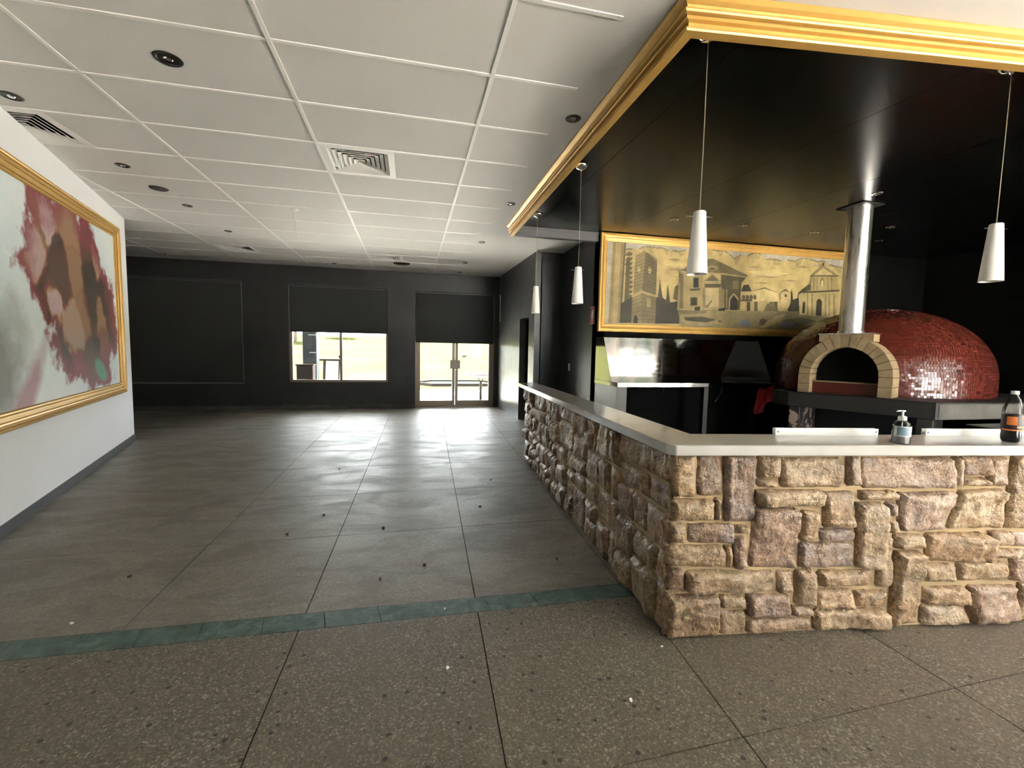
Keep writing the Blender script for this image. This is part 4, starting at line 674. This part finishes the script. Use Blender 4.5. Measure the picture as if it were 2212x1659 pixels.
solid('side_panel', [(UX1, 5.645, 1.495), (UX1, 5.40, 1.495), (UX1, 5.12, .925), (UX1, 5.645, .925), (UX1+.002, 5.645, 1.495), (UX1+.002, 5.40, 1.495), (UX1+.002, 5.12, .925), (UX1+.002, 5.645, .925)], [(0, 1, 2, 3), (7, 6, 5, 4), (0, 4, 5, 1), (1, 5, 6, 2), (2, 6, 7, 3), (3, 7, 4, 0)], 'steel', su)
rel(su, box('top_cap', UX0, 5.615, 1.49, UX1, 5.645, 1.498, 'steel', None, .002))
rel(su, prism('bench_top', [(UX0, 4.95), (4.72, 4.95), (4.87, 5.12), (4.87, 5.645), (UX0, 5.645)], .905, .922, 'steel', None, .003)); rel(su, box('front_lip', UX0, 4.945, .870, 4.72, 4.952, .915, 'steel', None, .001)); rel(su, box('end_lip', UX0-.002, 4.945, .870, UX0+.004, 5.645, .915, 'steel', None, .001))
rel(su, box('post', 3.80, 5.10, 0, 3.87, 5.17, .905, 'black_paint', None, .004))
rel(su, tube('cable', [(3.18, 5.05, .90), (3.17, 5.05, .80), (3.13, 5.05, .76)], .005, 'grey_render')); rel(su, tube('cable', [(4.08, 5.1, .90), (4.06, 5.1, .78), (3.98, 5.1, .66)], .005, 'grey_render'))
struct(box('wall_nib', 2.478, 4.985, 0, 2.62, 5.65, .869, 'dark_plaster'), 'low dark plaster nib wall under the end of the steel bench')
struct(box('wall_recess_dark', 2.62, 5.56, 0, 5.0, 5.65, .87, 'dark_void'), 'near-black panel standing in for the dark recess under the steel bench')  # shade of the recess painted as a near-black panel
# red cloth hanging under the bench
v, f = [], []; NX, NZ = 12, 14
for j in range(NZ+1):
    for i in range(NX+1):
        a, b = i/NX, j/NZ
        x0, x1 = (4.84-.09*b, 5.08-.02*b) if b < .6 else (4.786-.04*(b-.6), 4.94+.05*(1-b))
        x = x0+(x1-x0)*a; z = .835-.37*b*(1 if b < .6 else 1) - .02*math.sin(a*5); y = 4.915+.018*math.sin(a*11+b*3)+.010*math.sin(b*9); x *= .93; z = 1.3-(1.3-z)*.93
        v.append((x, y, z))
for j in range(NZ):
    for i in range(NX): f.append((j*(NX+1)+i, j*(NX+1)+i+1, (j+1)*(NX+1)+i+1, (j+1)*(NX+1)+i))
rc = obj('red_cloth', v, f, 'cloth_red', None, True); sm = rc.modifiers.new('thick', 'SOLIDIFY'); sm.thickness = .006
tag(rc, 'crumpled red cloth hanging in the dark below the steel bench', 'cloth')
tube('hook', [(4.60, 4.915, .850), (4.60, 4.915, .868), (4.60, 4.94, .872)], .004, 'chrome', rc)
# fire sign and switch on the side wall
fs = empty('fire_sign', (2.47, 5.775, 1.80)); tag(fs, 'red fire extinguisher sign on the black side wall', 'sign')
box('plate', -.004, -.078, -.122, 0, .078, .122, 'sign_red', fs, .001)
boxes('border', [(-.005, -.074, .112, -.0042, .074, .117), (-.005, -.074, -.117, -.0042, .074, -.112), (-.005, -.074, -.112, -.0042, -.069, .112), (-.005, .069, -.112, -.0042, .074, .112)], 'white_plastic', fs)
pts = [(-.022, -.055), (.022, -.055), (.026, .02), (.022, .05), (.010, .066), (.010, .085), (-.010, .085), (-.010, .066), (-.022, .05), (-.026, .02)]
obj('extinguisher_symbol', [(-.0052, y, z) for y, z in pts], [tuple(range(len(pts)))], 'white_plastic', fs); boxes('hose_symbol', [(-.0052, -.04, .07, -.0046, -.010, .078), (-.0052, -.045, -.01, -.0046, -.038, .078), (-.0052, -.02, -.085, -.0046, .02, -.066)], 'white_plastic', fs)
sw = empty('light_switch', (2.47, 6.636, 1.044)); tag(sw, 'small white light switch on the black side wall', 'switch')
box('plate', -.008, -.036, -.058, 0, .036, .058, 'white_plastic', sw, .002); box('rocker', -.012, -.012, -.02, -.008, .012, .02, 'white_plastic', sw, .001)

# ---- pizza oven
OC = Vector((5.70, 4.39)); ON = Vector((-.908, -.419)); OT = Vector((.419, -.908)); OF = OC+ON*1.28; OZ = .88; DR, DH = 1.07, 1.0
ov = empty('pizza_oven', (OC.x, OC.y, .72)); tag(ov, 'domed red mosaic pizza oven with brick arch mouth and steel flue', 'oven')
def oval_prof(u): # u 0..1 from base to top: (r, z)
    lip = .16
    if u < lip: return DR, OZ+u/lip*.17
    a = (u-lip)/(1-lip)*math.pi/2; return DR*math.cos(a)**.92 if a < math.pi/2-1e-6 else 0.0, OZ+.17+(DH-.17)*math.sin(a)
core = lathe('dome_shell', [(max(oval_prof(k/48)[0]-.010, 0), oval_prof(k/48)[1]-.006) for k in range(49)], 'grout', None, 72); core.location = (OC.x, OC.y, 0); rel(ov, core)
# individual mosaic tiles joined in one skin
TS = .0275; arc = [oval_prof(k/400) for k in range(401)]; L = [0]
for a, b in zip(arc[:-1], arc[1:]): L.append(L[-1]+math.hypot(b[0]-a[0], b[1]-a[1]))
rows = int(L[-1]/TS); v, f, cols = [], [], []
rng = random.Random(5)
LA_ = np.array(L); AR = np.array([a[0] for a in arc]); AZ = np.array([a[1] for a in arc])
def at_len(s): return float(np.interp(s, LA_, AR)), float(np.interp(s, LA_, AZ))
for r_ in range(rows):
    s0, s1 = r_*TS+.0015, (r_+1)*TS-.0015; p0, p1 = at_len(s0), at_len(s1); rm = (p0[0]+p1[0])/2
    n = max(6, int(2*math.pi*rm/TS)); tn = Vector((p1[1]-p0[1], -(p1[0]-p0[0])))
    if tn.length < 1e-6: continue
    tn.normalize()
    for k in range(n):
        a0, a1 = 2*math.pi*(k+.05)/n, 2*math.pi*(k+.95)/n; am = (a0+a1)/2
        to_arch = math.cos(am)*ON.x+math.sin(am)*ON.y
        if to_arch < -.55: continue                          # back of the dome, against the wall
        o = len(v); j1, j2 = rng.gauss(0, .0007), rng.gauss(0, .0007)
        for (pr, a, dj) in ((p0, a0, -j1-j2), (p0, a1, -j1+j2), (p1, a1, j1+j2), (p1, a0, j1-j2)):
            rr, zz = pr[0]+tn.x*(.002+dj), pr[1]+tn.y*(.002+dj); v.append((OC.x+rr*math.cos(a), OC.y+rr*math.sin(a), zz))
        for (pr, a) in ((p0, a0), (p0, a1), (p1, a1), (p1, a0)):
            rr, zz = pr[0]-tn.x*.004, pr[1]-tn.y*.004; v.append((OC.x+rr*math.cos(a), OC.y+rr*math.sin(a), zz))
        f += [(o, o+1, o+2, o+3)] + [(o+q, o+4+q, o+4+(q+1) % 4, o+(q+1) % 4) for q in range(4)]
        t = rng.uniform(.85, 1.12); c = (.105*t, .019*t*rng.uniform(.8, 1.3), .013*t, 1); cols += [c]*5
me = bpy.data.meshes.new('mosaic_tiles'); me.from_pydata(v, [], f); me.update()
ca = me.color_attributes.new('paint', 'FLOAT_COLOR', 'CORNER'); arr = np.repeat(np.array(cols), 4, axis=0).astype(np.float32).ravel(); ca.data.foreach_set('color', arr)
tl = link('mosaic_tiles', me, 'red_mosaic'); tl['kind'] = 'stuff'; rel(ov, tl)
# arch of fire bricks
RI, RO, ZS, DEP = .306, .424, 1.09, .26
def oven_pt(t, d, z): p = OF+OT*(t+.028)-ON*d; return (p.x, p.y, z)
def brick(c4, d0=0, d1=DEP):
    v = [oven_pt(t, d0, z) for t, z in c4]+[oven_pt(t, d1, z) for t, z in c4]
    me = mesh('brick', v, [(0, 1, 2, 3), (7, 6, 5, 4), (0, 4, 5, 1), (1, 5, 6, 2), (2, 6, 7, 3), (3, 7, 4, 0)])
    bm = bmesh.new(); bm.from_mesh(me); bmesh.ops.recalc_face_normals(bm, faces=bm.faces); bmesh.ops.bevel(bm, geom=bm.edges[:], offset=.003, segments=1, affect='EDGES'); bm.to_mesh(me); bm.free()
    return rel(ov, link('brick', me, 'fire_brick'))
NB = 15
for k in range(NB):
    a0, a1 = math.pi*(k+.02)/NB, math.pi*(k+.98)/NB; j = random.uniform(-.004, .004)
    brick([(RI*math.cos(a0), ZS+RI*math.sin(a0)), (RO*math.cos(a0)+0, ZS+RO*math.sin(a0)), (RO*math.cos(a1), ZS+RO*math.sin(a1)), (RI*math.cos(a1), ZS+RI*math.sin(a1))], j)
for s in (-1, 1):
    for q in range(2): brick([(s*RI, OZ+.105*q+.001), (s*RO, OZ+.105*q+.001), (s*RO, OZ+.105*q+.104), (s*RI, OZ+.105*q+.104)], random.uniform(-.004, .004))
for q in range(5): brick([(-.245+q*.098+.001, 1.455), (-.245+q*.098+.097, 1.455), (-.245+q*.098+.097, 1.535), (-.245+q*.098+.001, 1.535)], .004, .22)
v = [oven_pt(t, d, z) for z in (1.536, 1.546) for t, d in ((-.25, -.002), (.25, -.002), (.25, .25), (-.25, .25))]
rel(ov, link('cap_plate', mesh('cap_plate', v, [(3, 2, 1, 0), (4, 5, 6, 7), (0, 1, 5, 4), (1, 2, 6, 5), (2, 3, 7, 6), (3, 0, 4, 7)]), 'steel_brushed'))
def ovbox(name, t0, t1, d0, d1, z0, z1, mat):
    v = [oven_pt(t, d, z) for z in (z0, z1) for t, d in ((t0, d0), (t1, d0), (t1, d1), (t0, d1))]; me = mesh(name, v, [(3, 2, 1, 0), (4, 5, 6, 7), (0, 1, 5, 4), (1, 2, 6, 5), (2, 3, 7, 6), (3, 0, 4, 7)])
    bm = bmesh.new(); bm.from_mesh(me); bmesh.ops.recalc_face_normals(bm, faces=bm.faces); bm.to_mesh(me); bm.free(); return rel(ov, link(name, me, mat))
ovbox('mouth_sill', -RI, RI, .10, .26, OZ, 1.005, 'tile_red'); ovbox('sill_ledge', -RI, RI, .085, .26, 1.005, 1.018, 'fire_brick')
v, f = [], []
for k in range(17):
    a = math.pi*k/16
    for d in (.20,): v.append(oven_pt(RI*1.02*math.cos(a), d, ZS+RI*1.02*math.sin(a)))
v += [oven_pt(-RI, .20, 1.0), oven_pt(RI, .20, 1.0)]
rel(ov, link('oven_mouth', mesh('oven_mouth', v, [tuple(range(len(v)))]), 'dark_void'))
# flue
fl = OF-ON*.16+OT*.03; FR = .113
rel(ov, lathe('flue', [(FR, 1.545), (FR, 2.12), (FR+.002, 2.121), (FR+.002, 2.135), (FR, 2.136), (FR, 2.8985)], 'steel_brushed', None, 48, (fl.x, fl.y, 0)))
rel(ov, lathe('flue_collar', [(FR+.012, 1.546), (FR+.012, 1.572), (FR+.001, 1.578)], 'steel_brushed', None, 48, (fl.x, fl.y, 0)))
rel(ov, box('flue_flange', fl.x-.15, fl.y-.15, 2.890, fl.x+.15, fl.y+.15, 2.8985, 'black_paint', None, .002))
# slab and supports
e = .075; Pl = OF+ON*e-OT*.46; Pr = OF+ON*e+OT*.80; Pe = Vector((7.15, 3.02)); bk = 5.55
rel(ov, prism('hearth_slab', [tuple(Pl), tuple(Pr), tuple(Pe), (7.15, bk), (4.95, bk), (4.95, 4.86), tuple(Pl+Vector((.02, .25)))], .715, OZ, 'chipped_black', None, .006))
dr_ = (Pe-Pr).normalized(); nn = Vector((dr_.y, -dr_.x))
a, b = Pr+dr_*.03+nn*.004, Pr+dr_*1.9+nn*.004
rel(ov, obj('render_face', [(a.x, a.y, .72), (b.x, b.y, .72), (b.x, b.y, .862), (a.x, a.y, .862)], [(0, 1, 2, 3)], 'grey_render'))
def pier(t0, t1, d, mat):
    q = [OF+ON*(e-.03)+OT*t0, OF+ON*(e-.03)+OT*t1, OF+ON*(e-.03-d)+OT*t1, OF+ON*(e-.03-d)+OT*t0]; rel(ov, prism('pier', [tuple(p) for p in q], 0, .715, mat, None, .004))
pier(-.45, -.34, .5, 'peeling_paint'); pier(.66, .78, .5, 'chipped_black')
rel(ov, prism('back_panel', [(5.0, 4.7), (7.0, 4.6), (7.0, 4.66), (5.0, 4.76)], 0, .715, 'dark_void'))  # near-black panel added so the space under the slab looks dark
# steel shelf right of the oven base
shf = empty('steel_shelf', (5.6, 2.7, .68)); tag(shf, 'low steel shelf in front of the right side of the oven base', 'shelf')
rel(shf, box('shelf_top', 4.95, 2.52, .690, 6.9, 2.95, .70, 'steel', None, .002)); rel(shf, box('shelf_lip', 4.95, 2.512, .665, 6.9, 2.522, .70, 'steel', None, .001))
for x in (5.1, 6.75): rel(shf, box('leg', x, 2.60, 0, x+.04, 2.64, .69, 'dark_metal', None, .003))

# ================================================================== FLOOR DEBRIS
def flake(name, x, y, s, mat, label, cat, grp, thick=.004):
    n = 7; pts = [(s*random.uniform(.55, 1)*math.cos(2*math.pi*k/n), s*random.uniform(.35, .8)*math.sin(2*math.pi*k/n)) for k in range(n)]
    o = prism(name, pts, 0, thick, mat); o.location = (x, y, .0003); o.rotation_euler.z = random.uniform(0, 6.2); tag(o, label, cat, grp); return o
for x, y, l in ((-1.526, 2.348, 'pale chip on the floor just beyond the left end of the green strip'), (.148, 1.714, 'white paint chip on the terrazzo in front of the middle of the green strip'), (.806, 1.407, 'curled white paint chip on the terrazzo, nearest the viewer'), (1.089, 1.655, 'tiny white chip at the foot of the stone counter corner'), (.169, 2.13, 'tiny pale chip lying on the green slate strip')):
    flake('paint_chip', x, y, .012 if 'tiny' not in l else .007, 'paint_chip', l, 'paint chip', 'white chips on the floor')
for x, y, l in ((-.65, 3.559, 'dark leaf crumb left of the first long floor joint, in the grey reflection'), (-.19, 3.221, 'dark leaf crumb between the two long floor joints, just behind the middle cross joint'), (-.83, 3.226, 'dark leaf crumb left of the first long joint, close behind the green strip'), (.084, 2.608, 'largest dark leaf crumb between the two long joints beyond the green strip'), (-.165, 2.492, 'dark leaf crumb nearest the green strip between the two long joints'), (.565, 3.529, 'dark leaf crumb right of the second long joint, halfway to the counter'), (.894, 2.526, 'brown leaf crumb near the foot of the stone counter side'), (-1.523, 2.776, 'dark leaf crumb at the far left behind the green strip'), (.784, 4.245, 'dark twig-like crumb beside the far half of the stone counter'), (.124, 6.491, 'far dark crumb in the bright reflection before the glazed door'), (-.737, 4.904, 'reddish dark crumb in the window reflection on the floor')):
    flake('leaf_crumb', x, y, random.uniform(.009, .016), 'leaf_brown', l, 'leaf crumb', 'dark leaf crumbs on the floor', .005)

# ================================================================== OUTSIDE, behind the back windows
struct(box('ground_paving', -9, YO, -.22, 9, 14.6, -.05, 'concrete_paving'), 'pale concrete paving outside the glazed door')
v, f = [], []; NX, NY = 40, 40
for j in range(NY+1):
    for i in range(NX+1):
        x = -60+120*i/NX; y = 14.6+65*(j/NY)**1.6; h = -.06+max(0, y-17.5)*.078+.5*noise.noise((x*.05, y*.04, 3))*min(1, max(0, y-16)/12)
        if y > 50: h -= (y-50)*.09
        v.append((x, y, h))
for j in range(NY):
    for i in range(NX): f.append((j*(NX+1)+i, j*(NX+1)+i+1, (j+1)*(NX+1)+i+1, (j+1)*(NX+1)+i))
struct(obj('ground_lawn', v, f, 'grass', None, True), 'sunlit yellow green lawn rising behind the building')
struct(box('ground_front', -40, -60, -.3, 60, FRONT_Y-.2, -.06, 'asphalt_light'), 'pale forecourt in front of the building')
struct(box('ground_side', RIGHT_X+.2, FRONT_Y-.2, -.3, 60, 1.4, -.06, 'asphalt_light'), 'pale forecourt beside the building')
pp = empty('verandah_post', (-2.24, 11.0, -.05)); tag(pp, 'thick blue grey verandah post outside the middle window', 'post')
box('shaft', -.15, -.15, 0, .15, .15, 3.2, 'blue_grey_paint', pp, .01); box('stripe', -.02, -.153, 1.60, .14, -.149, 1.615, 'white_plastic', pp); box('stripe', 0, -.153, 1.20, .14, -.149, 1.215, 'white_plastic', pp)
bn = empty('outdoor_bin', (-2.27, 10.62, -.05)); tag(bn, 'brown square bin standing against the verandah post', 'bin')
prism('bin_body', [(-.17, -.15), (.17, -.15), (.17, .15), (-.17, .15)], 0, .93, 'bin_brown', bn, .012); box('bin_rim', -.185, -.165, .92, .185, .165, .95, 'bin_brown', bn, .006)
af = empty('sandwich_board', (-1.86, 11.5, -.05)); tag(af, 'white sandwich board outside the middle window', 'signboard')
def slope_board(name, y0, y1, mat, x0, x1, zt=1.0, th=.02):
    v = [(x0, y0, 0), (x1, y0, 0), (x1, y1, zt), (x0, y1, zt), (x0, y0+th, 0), (x1, y0+th, 0), (x1, y1+th, zt), (x0, y1+th, zt)]
    return obj(name, v, [(0, 1, 2, 3), (7, 6, 5, 4), (0, 4, 5, 1), (1, 5, 6, 2), (2, 6, 7, 3), (3, 7, 4, 0)], mat, af)
slope_board('front_panel', -.25, -.03, 'white_plastic', -.14, .15); slope_board('rear_panel', .25, .01, 'white_plastic', -.14, .15); slope_board('side_frame', -.26, -.035, 'wood_grey', -.20, -.14, 1.05); slope_board('side_frame', -.26, -.035, 'wood_grey', .15, .18, 1.0); box('handle_bar', -.30, -.06, 1.0, .2, -.02, 1.05, 'wood_grey', af)
ot = empty('outdoor_table', (1.80, 11.4, -.05)); tag(ot, 'round pedestal table on the paving outside the glazed door', 'table')
lathe('table_top', [(.0, .60), (.08, .605), (.30, .655), (.47, .70), (.48, .715), (.44, .70), (.0, .68)], 'wood_grey', ot, 32); lathe('pedestal', [(.035, .02), (.035, .52)], 'wood_grey', ot, 16); lathe('foot', [(.0, .0), (.22, .0), (.22, .015), (.04, .03), (.0, .03)], 'wood_grey', ot, 24)
for k in range(4): a = math.pi/4+k*math.pi/2; tube('bracket', [(.03*math.cos(a), .03*math.sin(a), .48), (.06*math.cos(a), .06*math.sin(a), .56), (.12*math.cos(a), .12*math.sin(a), .625)], .008, 'wood_grey', ot, 6)
gm = empty('golf_mat', (1.75, 16.9, -.05)); tag(gm, 'green practice mat in a grey timber surround on the grass edge', 'mat')
box('turf', -.95, -.85, 0, .95, .85, .04, 'green_mat', gm)
pts = lambda r: [(1.0+r, -.9-r), (1.45+r, -.3), (1.45+r, .3), (1.0+r, .9+r), (-1.0-r, .9+r), (-1.45-r, .3), (-1.45-r, -.3), (-1.0-r, -.9-r)]
sweep('timber_edge', pts(0), [(-.03, 0), (.03, 0), (.03, .10), (-.03, .10)], 'wood_grey', gm, True)
def tree(x, y, z, h, r, label, grp, seedv):
    rg = random.Random(seedv); t = empty('tree', (x, y, z)); tag(t, label, 'tree', grp)
    tube('trunk', [(0, 0, 0), (.05, 0, h*.3), (0, .05, h*.6), (.03, 0, h*.95)], r*.09, 'bark', t, 8)
    v, f = [], []
    for k in range(420):
        u = Vector((rg.gauss(0, 1), rg.gauss(0, 1), rg.gauss(0, 1))).normalized()*r*rg.uniform(.35, 1)**.6; c = Vector((u.x, u.y, h*.72+u.z*h*.32/r*1.0)); s = r*.16*rg.uniform(.6, 1.2)
        a = Vector((rg.gauss(0, 1), rg.gauss(0, 1), rg.gauss(0, 1))).normalized(); b = a.orthogonal().normalized(); o = len(v); v += [c-a*s, c+b*s*.6, c+a*s, c-b*s*.6]; f.append((o, o+1, o+2, o+3))
    cr_ = obj('crown', v, f, 'leaf_green', t); cr_['kind'] = 'stuff'; return t
tree(-9.6, 41, 1.2, 5.2, 1.4, 'grey conifer on the lawn seen at the left of the middle window', 'trees on the lawn', 1); tree(-6.6, 46, 1.7, 4.0, 1.6, 'hazy tree on the lawn just right of the verandah post', 'trees on the lawn', 2)
for k, (x, y, h, l) in enumerate(((9.6, -8.7, 5, 'street tree in the forecourt mirrored at the left of the steel splashback'), (13.4, -14.4, 5.5, 'street tree in the forecourt mirrored left of the middle of the steel splashback'), (13.2, -23.5, 7, 'farther street tree in the forecourt mirrored in the steel splashback'))): tree(x, y, -.06, h, 2.0, l, 'forecourt trees', 3+k)
struct(box('ground_verge', 12.2, -60, -.058, 60, 1.4, -.05, 'grass'), 'grass verge beyond the forecourt')
rg = random.Random(9); v, f = [], []
for k in range(4200):
    c = Vector((18+rg.uniform(-1, 1), rg.uniform(-46, 1), rg.uniform(0, 4.6)+rg.uniform(-.3, .3))); a = Vector((rg.gauss(0, 1), rg.gauss(0, 1), rg.gauss(0, 1))).normalized()*.45; b = a.orthogonal().normalized()*.28; o = len(v); v += [c-a, c+b, c+a, c-b]; f.append((o, o+1, o+2, o+3))
hd = obj('hedge', v, f, 'leaf_green'); hd['kind'] = 'stuff'; hd['label'] = 'tall green hedge beyond the forecourt mirrored in the steel'; hd['category'] = 'hedge'
def car(x, y, rz, mat, label):
    t = empty('parked_car', (x, y, -.06)); t.rotation_euler.z = rz; tag(t, label, 'car', 'cars on the forecourt')
    side = [(-2.1, .35), (2.1, .35), (2.15, .75), (1.3, .92), (-2.0, .95), (-2.15, .7)]; cab = [(-1.5, .94), (.95, .92), (.35, 1.42), (-1.0, 1.45)]
    for nm, pf, w, mt in (('body', side, .85, mat), ('cabin', cab, .74, 'car_glass')):
        n = len(pf); v = [(a, -w, b) for a, b in pf]+[(a, w, b) for a, b in pf]; me = mesh(nm, v, [tuple(range(n)), tuple(range(2*n-1, n-1, -1))]+[(i, n+i, n+(i+1) % n, (i+1) % n) for i in range(n)])
        bm = bmesh.new(); bm.from_mesh(me); bmesh.ops.recalc_face_normals(bm, faces=bm.faces); bmesh.ops.bevel(bm, geom=bm.edges[:], offset=.04, segments=2, affect='EDGES'); bm.to_mesh(me); bm.free(); link(nm, me, mt, t)
    box('roof', -.98, -.7, 1.43, .33, .7, 1.47, mat, t, .015)
    for a in (-1.3, 1.35):
        for b in (-.78, .78): w_ = lathe('wheel', [(0, -.1), (.3, -.1), (.33, -.06), (.33, .06), (.3, .1), (0, .1)], 'tyre', t, 20, (a, b, .33)); w_.rotation_euler.x = math.pi/2
car(12.6, -11.6, .9, 'car_white', 'white car on the forecourt mirrored in the steel splashback'); car(13.4, -17.2, .9, 'car_red', 'red car on the forecourt mirrored in the steel splashback')
